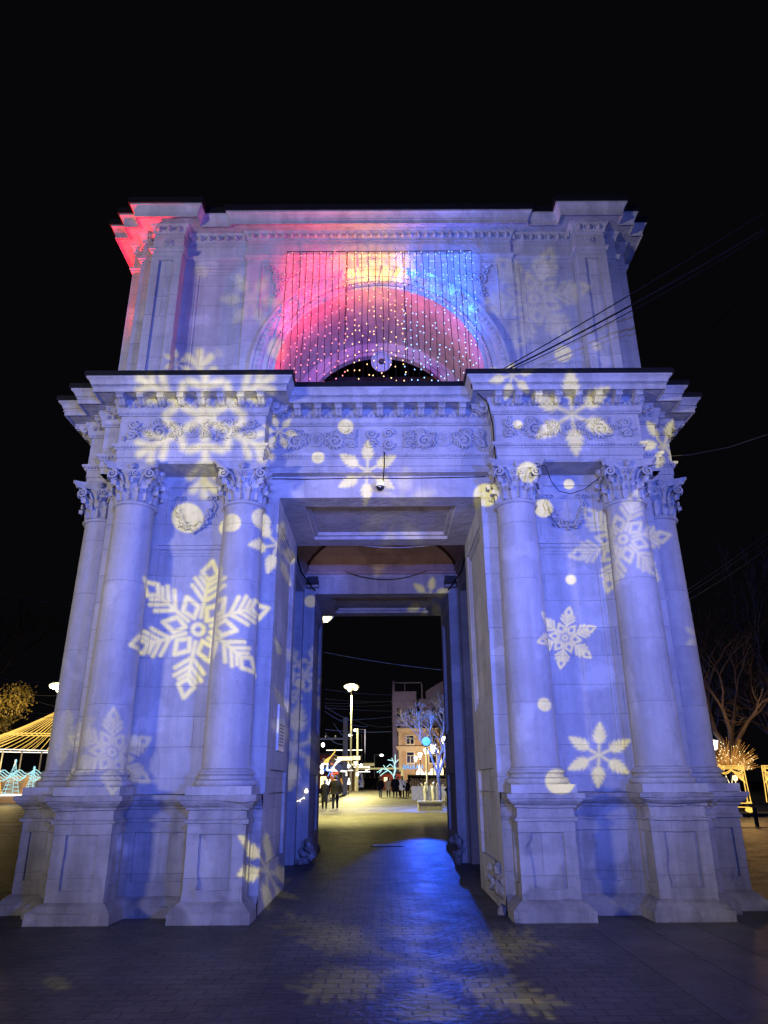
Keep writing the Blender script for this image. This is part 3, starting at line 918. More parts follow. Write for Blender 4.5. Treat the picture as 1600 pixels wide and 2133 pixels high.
# bead course at the architrave
mb = ARCH_MB
for i in range(n):
    a, b = ENT[i], ENT[(i + 1) % n]
    if (a[1] + b[1]) / 2 > -1.5: continue
    dx, dy = b[0] - a[0], b[1] - a[1]; l = math.hypot(dx, dy); ux, uy = dx / l, dy / l; nx, ny = uy, -ux
    m_ = int(l / .05)
    for j in range(m_):
        u = (j + .5) * l / m_
        mb.blob((a[0] + ux * u + nx * .045, a[1] + uy * u + ny * .045, 6.535), .02, .02, .022, 5, 3)
        mb.blob((a[0] + ux * u + nx * .004, a[1] + uy * u + ny * .004, 6.372), .012, .012, .009, 4, 3)
mb.build("architrave", M['stone'], arch)


def modillion():
    q = MB()
    pr = [(0, 0), (0, -.115), (.03, -.135), (.075, -.125), (.12, -.085), (.165, -.06), (.195, -.068), (.215, -.055), (.215, 0)]
    for sx in (-1, 1):
        pts = [(sx * .052, -o, z - .016) for o, z in pr]
        q.poly(pts if sx < 0 else pts[::-1])
    for (o0, z0), (o1, z1) in zip(pr[:-1], pr[1:]):
        q.quad((-.052, -o0, z0 - .016), (.052, -o0, z0 - .016), (.052, -o1, z1 - .016), (-.052, -o1, z1 - .016))
    q.box(-.066, .066, -.23, 0, -.018, 0)
    for sx in (-.058, .058):
        spiral(q, (sx, -.045, -.095), (0, 1, 0), (0, 0, 1), .036, 1.3, .010, .006, 0, 4, 10)
        spiral(q, (sx, -.18, -.055), (0, 1, 0), (0, 0, 1), .024, 1.1, .008, .005, 0, 4, 8)
    q.tube([(0, -.02, -.14), (0, -.08, -.135), (0, -.14, -.085), (0, -.2, -.08)], [.012, .014, .012, .01], 4)
    for i in range(4): q.blob((-.04 + .0267 * i, -.222, -.035), .012, .01, .02, 4, 3)
    return q


mod0 = None
for k in (0, 1, 3):
    f = rot4(k)
    places = []
    for c0, m_, y in ((-2.975, 8, .21), (2.975, 8, .21), (0, 11, .58)):
        for j in range(m_): places.append((c0 + (j - (m_ - 1) / 2) * (.315 if m_ == 8 else .335), y))
    if k: places = [p for p in places if (p[0] < -1.9 if k == 1 else p[0] > 1.9)]
    for x, y in places:
        q = f((x, y - .10, 7.362)); rz = (0, PI / 2, 0, -PI / 2)[k]
        if mod0 is None: o = mod0 = modillion().build("modillion", M['carved'], cornice)
        else: o = mod0.copy(); COL.objects.link(o)
        o.parent = cornice; o.location = q; o.rotation_euler = (0, 0, rz)
    # on the returns of the front pavilions
    if k == 0:
        for x, y, rz in ((-1.82, .40, PI / 2), (1.82, .40, -PI / 2), (-4.13, .40, -PI / 2), (4.13, .40, PI / 2)):
            o = mod0.copy(); COL.objects.link(o); o.parent = cornice
            sg = 1 if rz > 0 else -1
            o.location = f((x + sg * .10, y, 7.362)); o.rotation_euler = (0, 0, rz)
    else:
        x = -4.13 if k == 1 else 4.13
        o = mod0.copy(); COL.objects.link(o); o.parent = cornice
        sg = -1 if k == 1 else 1
        o.location = f((x + sg * .10, .40, 7.362)); o.rotation_euler = (0, 0, (0, PI / 2, 0, -PI / 2)[k] + sg * PI / 2)
mb = MB(); mb.sweep(ENT, [(.44, 7.578), (.475, 7.574), (.475, 7.655), (.46, 7.665), (-.12, 7.86), (-.35, 7.95)])
mb.build("cornice_flashing", M['flashing'], arch)


# ---- relief carving
def rosette(mb, cx, y, cz, r):
    n = 24
    pts = [(cx + r * math.cos(2 * PI * j / n), y - .016, cz + r * math.sin(2 * PI * j / n)) for j in range(n + 1)]
    mb.tube(pts, r * .13, 6, False)
    mb.poly([(cx + r * math.cos(2 * PI * j / n), y - .012, cz + r * math.sin(2 * PI * j / n)) for j in range(n)])
    for j in range(10):
        a = 2 * PI * j / 10
        mb.blob((cx + r * .52 * math.cos(a), y - .018, cz + r * .52 * math.sin(a)), r * .12, r * .14, r * .28, 6, 4, a + PI / 2)
    mb.blob((cx, y - .025, cz), r * .2, r * .25, r * .2, 8, 5)


def scroll(mb, cx, y, cz, r, a0, hand, th=.020):
    spiral(mb, (cx, y - .03, cz), (1, 0, 0), (0, 0, 1), r, 1.55, th * 1.5, th * .8, a0, 6, 24, hand)
    for k in range(9):                                    # leafy fringe
        a = a0 + hand * (k / 9.0) * 4.4
        q = r * (1 - .36 * k / 9.0) + th * 1.2
        mb.blob((cx + q * math.cos(a), y - .012, cz + q * math.sin(a)), th * .95, th * 1.5, th * 2.0, 6, 4, a + PI / 2 - hand * .7)
    for k in range(5):
        a = 2 * PI * k / 5
        mb.blob((cx + r * .22 * math.cos(a), y - .022, cz + r * .22 * math.sin(a)), r * .10, .018, r * .13, 6, 4, a + PI / 2)


def acanthus(mb, x, y, z, ang, l, wd):
    for k in range(5):
        t = k / 4
        for sg in (-1, 1):
            a = ang + sg * (.9 - .6 * t)
            px, pz = x + l * .75 * t * math.cos(ang), z + l * .75 * t * math.sin(ang)
            s_ = wd * (1 - .5 * t)
            mb.blob((px + s_ * .6 * math.cos(a), y - .012, pz + s_ * .6 * math.sin(a)), s_ * .27, .045, s_ * .62, 6, 4, a + PI / 2)
    mb.tube([(x, y - .014, z), (x + l * math.cos(ang), y - .02, z + l * math.sin(ang))], [.016, .008], 5)


def rinceau(mb, cx, y, z, half, hh):
    rosette(mb, cx, y, z, hh * .58)
    for s_ in (-1, 1):
        h = 1 if s_ > 0 else -1
        acanthus(mb, cx + s_ * hh * .75, y, z + .02, (0 if s_ > 0 else PI) + s_ * .5, .22, .085)
        acanthus(mb, cx + s_ * hh * .75, y, z - .02, (0 if s_ > 0 else PI) - s_ * .5, .22, .085)
        x1 = cx + s_ * half * .47
        scroll(mb, x1, y, z - hh * .18, hh * .62, PI / 2, -h, .022)
        scroll(mb, x1 + s_ * hh * .30, y, z + hh * .55, hh * .32, -PI / 2, h, .015)
        acanthus(mb, x1 - s_ * .05, y, z + hh * .3, (0 if s_ > 0 else PI) + s_ * .9, .16, .06)
        acanthus(mb, x1 + s_ * hh * .6, y, z + .0, (0 if s_ > 0 else PI), .22, .07)
        x2 = cx + s_ * half * .86
        scroll(mb, x2, y, z + hh * .45, hh * .36, PI if s_ > 0 else 0, h, .017)
        scroll(mb, x2, y, z - hh * .45, hh * .36, PI if s_ > 0 else 0, -h, .017)
        pts = [(cx + s_ * (hh * .6 + t * (half * .86 - hh * .6)), y - .012, z + math.sin(t * PI * 2.4) * hh * .6) for t in [i / 18 for i in range(19)]]
        mb.tube(pts, .013, 5)
        for i in range(14):
            mb.blob((cx + s_ * random.uniform(hh * .8, half), y - .008, z + random.uniform(-.85, .85) * hh), random.uniform(.014, .03), .04, random.uniform(.02, .05), 6, 4, random.uniform(0, PI))


for (cx, y, half) in ((-2.975, .21, 1.08), (2.975, .21, 1.08)):
    mb = MB(L0); rinceau(mb, cx, y, 6.85, half, .22)
    mb.build("frieze_relief", M['carved'], frieze, True, 50)
mb = MB(L0)
rinceau(mb, -1.05, .58, 6.85, .68, .205); rinceau(mb, 1.05, .58, 6.85, .68, .205)
for sg in (-1, 1):
    scroll(mb, sg * .14, .58, 6.95, .085, 0, sg, .015); scroll(mb, sg * .14, .58, 6.76, .085, 0, -sg, .015)
mb.build("frieze_relief", M['carved'], frieze, True, 50)

# garlands between the columns
for sx in (-1, 1):
    mb = MB(L0)
    cx = sx * 2.97; y = .785
    for i in range(150):
        t = random.random(); a = PI + t * PI
        w_ = .055 * (0.45 + .75 * math.sin(t * PI))
        x = cx + .245 * math.cos(a) + random.gauss(0, w_ * .55); z = 5.72 + .33 * math.sin(a) + random.gauss(0, w_ * .45)
        mb.blob((x, y - .02 - random.random() * .03, z), random.uniform(.016, .03), .035, random.uniform(.016, .032), 6, 4, random.uniform(0, PI))
    for s_ in (-1, 1):
        bx = cx + s_ * .26
        spiral(mb, (bx - .05, y - .02, 5.90), (1, 0, 0), (0, 0, 1), .05, 1.2, .014, .009, 0, 5, 12)
        spiral(mb, (bx + .05, y - .02, 5.90), (-1, 0, 0), (0, 0, 1), .05, 1.2, .014, .009, 0, 5, 12)
        mb.blob((bx, y - .03, 5.90), .03, .03, .035, 6, 4)
        mb.tube([(bx + s_ * .02, y - .015, 5.87), (bx + s_ * .08, y - .02, 5.76), (bx + s_ * .05, y - .015, 5.66), (bx + s_ * .1, y - .01, 5.58)], [.018, .02, .016, .006], 5)
        mb.tube([(bx - s_ * .01, y - .015, 5.87), (bx + s_ * .02, y - .02, 5.78), (bx, y - .015, 5.70)], [.016, .018, .01], 5)
    mb.build("garland", M['carved'], arch, True, 50)

# ---- lintels and vault over the passage
for k in range(4):
    f = rot4(k)
    mb = MB(f)
    mb.panel((-1.62, .75), (1.62, .75), 5.9, 6.27)
    mb.panel((1.62, 3.23), (-1.62, 3.23), 5.9, 6.5)
    # soffit with a sunk panel
    x0, x1, y0, y1, d = -1.25, 1.25, 1.15, 2.85, .12
    z = 5.9
    mb.quad((-1.62, .75, z), (-1.62, y0, z), (1.62, y0, z), (1.62, .75, z)); mb.quad((-1.62, y1, z), (-1.62, 3.23, z), (1.62, 3.23, z), (1.62, y1, z))
    mb.quad((-1.62, y0, z), (-1.62, y1, z), (x0, y1, z), (x0, y0, z)); mb.quad((x1, y0, z), (x1, y1, z), (1.62, y1, z), (1.62, y0, z))
    e = .07
    for (i0, dz0), (i1, dz1) in (((0, 0), (0, d * .5)), ((0, d * .5), (e, d * .5)), ((e, d * .5), (e, d))):
        a = [(x0 + i0, y0 + i0), (x1 - i0, y0 + i0), (x1 - i0, y1 - i0), (x0 + i0, y1 - i0)]
        c = [(x0 + i1, y0 + i1), (x1 - i1, y0 + i1), (x1 - i1, y1 - i1), (x0 + i1, y1 - i1)]
        for q in range(4):
            q2 = (q + 1) % 4
            mb.quad(a[q] + (z + dz0,), a[q2] + (z + dz0,), c[q2] + (z + dz1,), c[q] + (z + dz1,))
    mb.quad((x0 + e, y0 + e, z + d), (x0 + e, y1 - e, z + d), (x1 - e, y1 - e, z + d), (x1 - e, y0 + e, z + d))
    mb.build("lintel", M['stone'], arch)
mb = MB()
sq = [(-1.87, -1.87), (1.87, -1.87), (1.87, 1.87), (-1.87, 1.87)]
mb.sweep(sq, [(.0, 6.38), (-.05, 6.40), (-.07, 6.45), (-.10, 6.47), (-.10, 6.50), (-.02, 6.51)])
for t0, t1 in zip([i / 6 for i in range(6)], [i / 6 for i in range(1, 7)]):
    def rad(t): return 1.86 * math.cos(t * PI / 2 * .82), 6.5 + .62 * math.sin(t * PI / 2)
    (r0, z0), (r1, z1) = rad(t0), rad(t1)
    for k in range(4):
        a = [Vector((sx * r0, sy * r0, z0)) for sx, sy in ((-1, -1), (1, -1), (1, 1), (-1, 1))]
        b = [Vector((sx * r1, sy * r1, z1)) for sx, sy in ((-1, -1), (1, -1), (1, 1), (-1, 1))]
        mb.quad(a[k], a[(k + 1) % 4], b[(k + 1) % 4], b[k])
mb.quad(*[b[k] for k in range(4)])
vault = mb.build("vault", M['vault'], arch)
for k in range(4):
    sx, sy = ((-1, -1), (1, -1), (1, 1), (-1, 1))[k]
    pts = []
    for i in range(9):
        r_, z_ = rad(i / 8); pts.append((sx * (r_ - .02), sy * (r_ - .02), z_ - .015))
    mb = MB(); mb.tube(pts, .045, 6); mb.build("vault_rib", M['timber'], vault)

# ---- attic
ATF = [(-4.38, .72), (-4.10, .72), (-4.10, .47), (-3.56, .47), (-3.56, .72), (-2.42, .72), (-2.42, .66), (2.42, .66), (2.42, .72), (3.56, .72), (3.56, .47), (4.10, .47), (4.10, .72)]
ATT = ring(ATF)
ZC, RI = 8.08, 1.80
Z0, Z1 = 7.55, 10.60


def arch_wall(mb, y, hw, z1, r, n=40):
    angs = [PI * i / n for i in range(n + 1)]
    ca = math.atan2(z1 - ZC, hw); angs = sorted(set(angs + [ca, PI - ca]))
    P = []
    for a in angs:
        c, s_ = math.cos(a), math.sin(a)
        t = min(hw / abs(c) if abs(c) > 1e-6 else 1e9, (z1 - ZC) / s_ if s_ > 1e-6 else 1e9)
        P.append(((r * c, y, ZC + r * s_), (t * c, y, ZC + t * s_)))
    for (a0, b0), (a1, b1) in zip(P[:-1], P[1:]): mb.quad(a0, b0, b1, a1)
    for s_ in (-1, 1): mb.quad((s_ * r, y, Z0), (s_ * hw, y, Z0), (s_ * hw, y, ZC), (s_ * r, y, ZC))


def arc_sweep(mb, prof, n=48, ext=True):
    rows = []
    th = [PI * i / n for i in range(n + 1)]
    for a in th:
        rows.append([mb.V((rr * math.cos(a), yy, ZC + rr * math.sin(a))) for rr, yy in prof])
    for a, b in zip(rows[:-1], rows[1:]):
        for k in range(len(prof) - 1): mb.F((a[k], a[k + 1], b[k + 1], b[k]))
    for s_ in (-1, 1):
        lo = [mb.V((s_ * rr, yy, Z0)) for rr, yy in prof]; hi = [mb.V((s_ * rr, yy, ZC)) for rr, yy in prof]
        for k in range(len(prof) - 1): mb.F((lo[k], lo[k + 1], hi[k + 1], hi[k]))


attic = None
for k in range(4):
    f = rot4(k)
    mb = MB(f)
    pts = ATF + [(4.38, .72)]
    for i in range(len(pts) - 1):
        a, b = pts[i], pts[i + 1]
        if i == 6:
            arch_wall(mb, .66, 2.42, Z1, RI)
            continue
        l = math.hypot(b[0] - a[0], b[1] - a[1])
        hl = ()
        if i in (4, 8): hl = [(.13 if i == 8 else .16, l - (.16 if i == 8 else .13), 7.75, 10.42, .06, .10)]
        if i in (2, 10): hl = [(.14, l - .14, 7.9, 10.42, .045)]
        mb.panel(a, b, Z0, Z1, hl)
    aw = mb.build("attic_wall", M['stone'], arch)
    if k == 0: attic = aw
    mb = MB(f)
    arc_sweep(mb, [(RI, 2.3), (RI, .66), (RI, .60), (1.86, .60), (1.86, .585), (1.90, .57), (1.93, .585), (1.93, .56), (2.02, .56), (2.02, .545), (2.07, .52), (2.16, .52), (2.17, .50), (2.22, .50), (2.22, .66)])
    if k == 0:
        for j in range(62):
            a = PI * (j + .5) / 62
            mb.blob((2.115 * math.cos(a), .515, ZC + 2.115 * math.sin(a)), .030, .025, .045, 6, 4, a - PI / 2)
        for j in range(90):
            a = PI * (j + .5) / 90
            mb.blob((1.905 * math.cos(a), .565, ZC + 1.905 * math.sin(a)), .02, .02, .024, 5, 3, a)
        mb.tube([(2.05 * math.cos(PI * j / 40), .54, ZC + 2.05 * math.sin(PI * j / 40)) for j in range(41)], .016, 5)
    av = mb.build("archivolt", M['carved'], arch, True, 30)
    if k == 0:
        # inner arch of the bell chamber
        mb = MB(f)
        r2 = 1.53
        arc_sweep(mb, [(RI + .01, 2.3), (1.68, 2.302), (1.68, 2.27), (1.60, 2.27), (1.60, 2.3), (r2, 2.31), (r2, 2.45)])
        mb.build("inner_arch", M['stone'], arch, True, 30)
        mb = MB(f)
        for j in range(14):
            x = -1.9 + j * .28
            mb.box(x, x + .27, 3.6 + .01 * (j % 2), 3.7, 7.6, 9.9)
        mb.build("board_screen", M['timber'], arch)
        mb = MB(f); mb.box(-1.7, 1.7, 2.9, 3.02, 8.35, 8.5); mb.tube([(-1.5, 3.0, 7.6), (-.4, 3.0, 9.3)], .05, 6); mb.tube([(1.5, 3.0, 7.6), (.4, 3.0, 9.3)], .05, 6)
        mb.build("timber_brace", M['timber'], arch)

# spandrel ornaments
for sg in (-1, 1):
    mb = MB(L0)
    y = .66
    cx, cz = sg * 1.80, 10.13
    rosette(mb, cx, y, cz, .13)
    for (tx, tz) in ((2.02, 10.42), (1.87, 9.72), (1.50, 10.25)):
        for i in range(22):
            t = .25 + .75 * random.random()
            w_ = .07 * (1 - t * .5)
            mb.blob((sg * (1.80 + (tx - 1.80) * t) + random.gauss(0, w_ * .6), y - .02, cz + (tz - cz) * t + random.gauss(0, w_ * .5)), random.uniform(.016, .032), .025, random.uniform(.018, .036), 6, 4, random.uniform(0, PI))
    # edge of the sunk triangular field
    mb.tube([(sg * 2.14, y - .004, 9.30), (sg * 2.14, y - .004, 10.46), (sg * .9, y - .004, 10.46)], .012, 4)
    mb.build("spandrel_relief", M['carved'], attic, True, 50)
# small rosettes on the attic pilasters
for sg in (-1, 1):
    mb = MB(L0)
    mb.box(sg * 3.83 - .085, sg * 3.83 + .085, .452, .47, 10.72, 10.89)
    rosette(mb, sg * 3.83, .452, 10.805, .06)
    mb.build("rosette", M['carved'], attic, True, 50)
mb = MB()
mb.sweep(ATT, [(0, 10.58), (.03, 10.585), (.035, 10.62), (.05, 10.63), (.05, 10.67), (.0, 10.69)])
mb.sweep(ATT, [(.0, 10.66), (.0, 10.98), (.025, 10.985), (.025, 11.005), (.015, 11.01)])
n = len(ATT)
mb.build("attic_frieze", M['stone'], arch)
mb = MB()
mb.sweep(ATT, [(.0, 11.0), (.02, 11.01), (.05, 11.10), (.08, 11.135), (.085, 11.15), (.085, 11.17), (.28, 11.172), (.285, 11.13), (.295, 11.13), (.295, 11.205), (.305, 11.21), (.305, 11.23),
               (.315, 11.25), (.335, 11.30), (.36, 11.335), (.37, 11.34), (.37, 11.375)])
for i in range(n):
    a, b = ATT[i], ATT[(i + 1) % n]
    if (a[1] + b[1]) / 2 > -1.5: continue
    eggs(mb, a, b, 11.085, .06, .062, .145, .12)
mb.build("attic_cornice", M['carved'], arch, True, 30)
mb = MB(); mb.sweep(ATT, [(.36, 11.372), (.40, 11.365), (.40, 11.485), (.38, 11.495), (.10, 11.52)])
hq = 4.36
for i in range(4):
    a, b = [((-hq, -hq), (hq, -hq), (hq, hq), (-hq, hq))[(i + j) % 4] for j in (0, 1)]
    mb.poly([a + (11.51,), b + (11.51,), (0, 0, 12.2)])
for k in range(4):
    q = MB(rot4(k))
    for sx in (-1, 1):
        x0, x1 = sorted((sx * 3.46, sx * 4.2)); q.quad((x0, .37, 11.512), (x1, .37, 11.512), (x1, .75, 11.525), (x0, .75, 11.525))
    q.quad((-2.4, .56, 11.513), (2.4, .56, 11.513), (2.4, .8, 11.524), (-2.4, .8, 11.524))
    b0 = len(mb.v); mb.v += q.v; mb.f += [tuple(i + b0 for i in t) for t in q.f]; mb.mi += [0] * len(q.f)
mb.build("roof", M['flashing'], arch)

# ================================================================== LIGHT CURTAIN on the attic arch
def drop(mb, p, r):
    x, y, z = p; n = 6
    prof = ((.35, 1.15), (.85, .35), (1.0, -.35), (.6, -.95))
    rings = [[mb.V((x + r * a * math.cos(2 * PI * j / n), y + r * a * math.sin(2 * PI * j / n), z + r * h)) for j in range(n)] for a, h in prof]
    for k in range(3):
        for j in range(n): mb.F((rings[k + 1][j], rings[k + 1][(j + 1) % n], rings[k][(j + 1) % n], rings[k][j]))
    mb.F(rings[0]); mb.F(rings[-1][::-1])


_bm = {}
for c in ('red', 'amber', 'blue'):
    q = MB(); drop(q, (0, 0, 0), .0078)
    me = bpy.data.meshes.new("bulb"); me.from_pydata(q.v, [], q.f); me.materials.append(M['bulb_' + c]); _bm[c] = me
CUR = [('red', -1.66, -.60, 10, "curtain of red string lights on the left of the attic arch"),
       ('amber', -.57, .42, 9, "curtain of amber string lights in the middle of the attic arch"),
       ('blue', .45, 1.66, 12, "curtain of blue string lights on the right of the attic arch")]
for c, x0, x1, n, lab in CUR:
    t = thing("light_curtain", lab, "string lights", ((x0 + x1) / 2, .46, 10.58), 0, "light curtains hung on the attic arch")
    ox = (x0 + x1) / 2
    bulbs = []
    for i in range(n):
        x = x0 + (x1 - x0) * i / (n - 1) - ox
        ln = random.gauss(0, .022); pts = [(x + ln * k / 8 + random.gauss(0, .007), random.gauss(0, .008), -2.75 * k / 8) for k in range(9)]
        mb = MB(); mb.tube(pts, .0055, 4); mb.build("light_strand", M['cable'], t)
        z = random.uniform(0.0, .1)
        while z < 2.72:
            bulbs.append((x + random.choice((-1, 1)) * random.uniform(.012, .035), random.uniform(-.03, .01), -z, ))
            z += random.choice((.08, .12, .16, .21, .27))
    mb = MB(); mb.tube([(x0 - ox, 0, 0), (x1 - ox, 0, 0)], .008, 5); mb.build("header_cable", M['cable'], t)
    random.shuffle(bulbs)
    for k, p in enumerate(bulbs[:98]):
        o = bpy.data.objects.new("bulb", _bm[c]); COL.objects.link(o); o.parent = t; o.location = p
        o.scale = (1, 1, 1) if p[2] > -1.2 else (1.2, 1.2, 1.25)
    mb = MB()
    for p in bulbs[98:]: drop(mb, p, .0078 if p[2] > -1.2 else .0094)
    tag(mb.build("bulb", M['bulb_' + c], t), kind="stuff")

# round disc lamp in the bell chamber
t = thing("disc_lamp", "round pale disc with a dark centre hanging in the attic arch", "lamp", (.03, 1.2, 8.74))
mb = MB(); mb.lathe([(.0, 0), (.05, 0), (.165, .012), (.168, -.01), (.185, -.012), (.19, .03), (.185, .06), (.0, .075)], n=28)
o = mb.build("disc", M['glass_disc'], t, True, 40); o.rotation_euler = (R(-64), 0, 0)
mb = MB(); mb.lathe([(.0, -.04), (.03, -.038), (.055, -.01), (.055, 0.0)], n=16)
o = mb.build("hub", M['dark_metal'], t, True); o.rotation_euler = (R(-64), 0, 0)
mb = MB(); mb.tube([(0, .1, .05), (0, .9, .0), (0, 1.8, -.1)], .02, 5); mb.build("hanger", M['dark_metal'], t)

# ------------------------------------------------------------------ fittings on the arch
t = thing("security_camera", "small dome security camera on the lintel above the passage", "camera", (0, .745, 6.02))
mb = MB(); mb.box(-.05, .05, -.03, 0, .02, .16); mb.tube([(0, -.02, .10), (0, -.12, .12), (0, -.14, .08)], .02, 6)
mb.build("bracket", M['white_paint'], t)
mb = MB(); mb.lathe([(.0, .09), (.05, .085), (.075, .06), (.08, .02), (.078, .0)], (0, -.14, 0), 20); mb.build("housing", M['white_paint'], t, True)
mb = MB(); mb.lathe([(.066, .0), (.06, -.03), (.04, -.055), (.0, -.066)], (0, -.14, 0), 20); mb.build("dome", M['pane'], t, True)


def cable(label, pts, rad=.02, mat='cable', name="cable", sag=0.0, group=None, cat="cable", seg=14):
    P = [Vector(p) for p in pts]
    if len(P) == 2:
        a, b = P
        P = [a.lerp(b, k / seg) - Vector((0, 0, sag * 4 * (k / seg) * (1 - k / seg))) for k in range(seg + 1)]
    mb = MB(); mb.tube(P, rad, 5)
    return tag(mb.build(name, M[mat]), label, cat, group)


cable("dark cable running along the lintel under the architrave", [(-1.75, .72, 6.225), (-1.2, .725, 6.215), (-.4, .725, 6.23), (.4, .725, 6.22), (1.3, .725, 6.235), (1.72, .72, 6.245)], .007)
cable("thin cable dropping down the frieze to the dome camera", [(.06, .545, 6.62), (.07, .49, 6.56), (.07, .55, 6.4), (.06, .56, 6.26), (.05, .72, 6.2), (.03, .72, 6.1)], .009)
cable("drooping dark cable between the two right capitals", [(2.4, .12, 6.20), (2.55, .12, 6.15), (2.66, .3, 5.98), (2.8, .45, 5.87), (3.0, .5, 5.84), (3.2, .4, 5.88), (3.4, .2, 6.0)], .0065)
cable("dark downpipe cable on the inner corner of the right pavilion", [(1.42, -.2, 7.55), (1.45, -.1, 7.40), (1.72, .15, 7.30), (1.79, .17, 6.9), (1.79, .18, 6.6), (1.80, .19, 6.30)], .009)
cable("upper dark overhead cable fixed to the right cornice", [(1.95, -.18, 7.70), (4.75, -3, 8.13)], .0085, sag=.03)
cable("thick dark overhead cable fixed to the right cornice", [(2.05, -.19, 7.70), (4.70, -3, 7.87)], .013, sag=.05)
cable("lowest dark overhead cable leaving the right cornice", [(2.10, -.18, 7.69), (4.69, -3, 7.81)], .007, sag=.09)
cable("faint overhead wire far right beside the attic", [(10.64, 12, 15.82), (14.48, 12, 19.26)], .012, 'cable')
cable("wavy wire running right from the side cornice", [(5.27, 2, 7.19), (5.71, 2, 7.22), (6.45, 2, 7.37), (7.21, 2, 7.63)], .008, 'dim_wire')
cable("upper wire at the right edge above the bare trees", [(16.66, 30, 11.38), (22.93, 30, 15.41)], .022, 'wire', sag=.1)
cable("middle wire at the right edge above the bare trees", [(16.84, 30.5, 11.30), (23.14, 30.5, 15.22)], .02, 'wire', sag=.12)
cable("lowest wire at the right edge above the bare trees", [(16.58, 30, 10.82), (22.75, 30, 14.45)], .028, 'wire', sag=.12)
cable("upper faint wire at the left edge in the black sky", [(-22.23, 30, 13.32), (-17.02, 30, 12.09)], .012, 'wire', sag=.1)
cable("lower faint wire at the left edge in the black sky", [(-21.98, 30, 12.06), (-17.13, 30, 11.07)], .018, 'wire', sag=.1)

t = thing("wall_plaque", "pale rectangular plaque on the left wall of the passage", "plaque", (-1.617, 1.95, 2.42))
mb = MB(); mb.box(0, .03, -.36, .36, -.34, .34); mb.build("board", M['plaque'], t)
mb = MB()
for i in range(7): mb.box(.0305, .033, -.28 + .02 * (i % 3), .26 - .05 * (i % 2), -.26 + i * .05, -.245 + i * .05)
mb.build("engraved_text", M['dark_metal'], t)
for sx in (-1, 1):
    t = thing("floodlight", "small dark floodlight in the " + ("left" if sx < 0 else "right") + " rear corner of the passage vault", "floodlight", (sx * 1.66, 6.80, 6.12), 0, "floodlights under the vault")
    mb = MB(); mb.box(-.13, .13, -.10, .0, -.02, .15); mb.build("housing", M['dark_metal'], t)
    mb = MB(); mb.tube([(-.14, -.05, .06), (-.15, -.05, -.12), (.15, -.05, -.12), (.14, -.05, .06)], .012, 5); mb.build("bracket", M['dark_metal'], t)
    cable("black cable along the " + ("left" if sx < 0 else "right") + " side of the vault springing", [(sx * 1.60, 3.25, 6.02), (sx * 1.75, 3.9, 6.05), (sx * 1.8, 5.5, 6.04), (sx * 1.7, 6.7, 6.05), (sx * 1.62, 6.95, 5.98)], .018)
cable("thin pale wire sagging across the vault opening", [(-.9, 3.3, 6.02), (1.5, 3.3, 6.02)], .008, 'wire', sag=.14)
cable("dark wire sagging across the far lintel", [(-.9, 6.85, 6.44), (1.1, 6.85, 6.44)], .009, sag=.22)
t = thing("light_string", "short string of white lights drooping on the left rear pier", "string lights", (-1.8, 6.9, 1.25))
mb = MB()
pts = [(-.42, 0, .02), (-.3, -.02, -.03), (-.15, -.03, -.04), (0, -.02, .02), (.09, -.02, .08)]
mb.tube(pts, .009, 5); mb.build("strand", M['led_white'], t)
mb = MB()
for x, y, z in pts: drop(mb, (x, y, z - .03), .012)
drop(mb, (.13, -.03, .2), .045); mb.build("bulb", M['led_white'], t)

t = thing("drain_cover", "flat rectangular drain cover in the paving just behind the arch", "drain cover", (.1, 11.6, .004))
mb = MB(); mb.box(-.45, .45, -.35, .35, -.01, .012); mb.build("frame", M['dark_metal'], t)
mb = MB()
for k in range(8): mb.box(-.38, .38, -.30 + k * .078, -.262 + k * .078, .0125, .02)
mb.build("grating", M['pole'], t)

# broken footings of the passage piers
def rubble(label, loc, seed, sx):
    rnd = random.Random(seed); mb = MB()
    for i in range(7):
        x, y, z = rnd.uniform(-.1, .1), rnd.uniform(-.25, .25), rnd.uniform(.02, .5)
        r = rnd.uniform(.07, .15)
        b0 = len(mb.v); mb.blob((x, y, z), r * .7, r * 1.2, r, 7, 5, rnd.random())
        for k in range(b0, len(mb.v)):
            v = mb.v[k]; mb.v[k] = (v[0] + rnd.gauss(0, .015), v[1] + rnd.gauss(0, .02), max(-.02, v[2] + rnd.gauss(0, .02)))
    o = mb.build("broken_footing", M['old'], arch, True, 30); o.location = (loc[0], loc[1] - YC, loc[2]); return o
for i, (x, y) in enumerate(((-1.66, 6.95), (1.66, 6.95), (1.64, .82), (1.64, 1.3), (-1.66, 7.4), (1.66, 7.4))): rubble("", (x, y, 0), i + 3, 1)


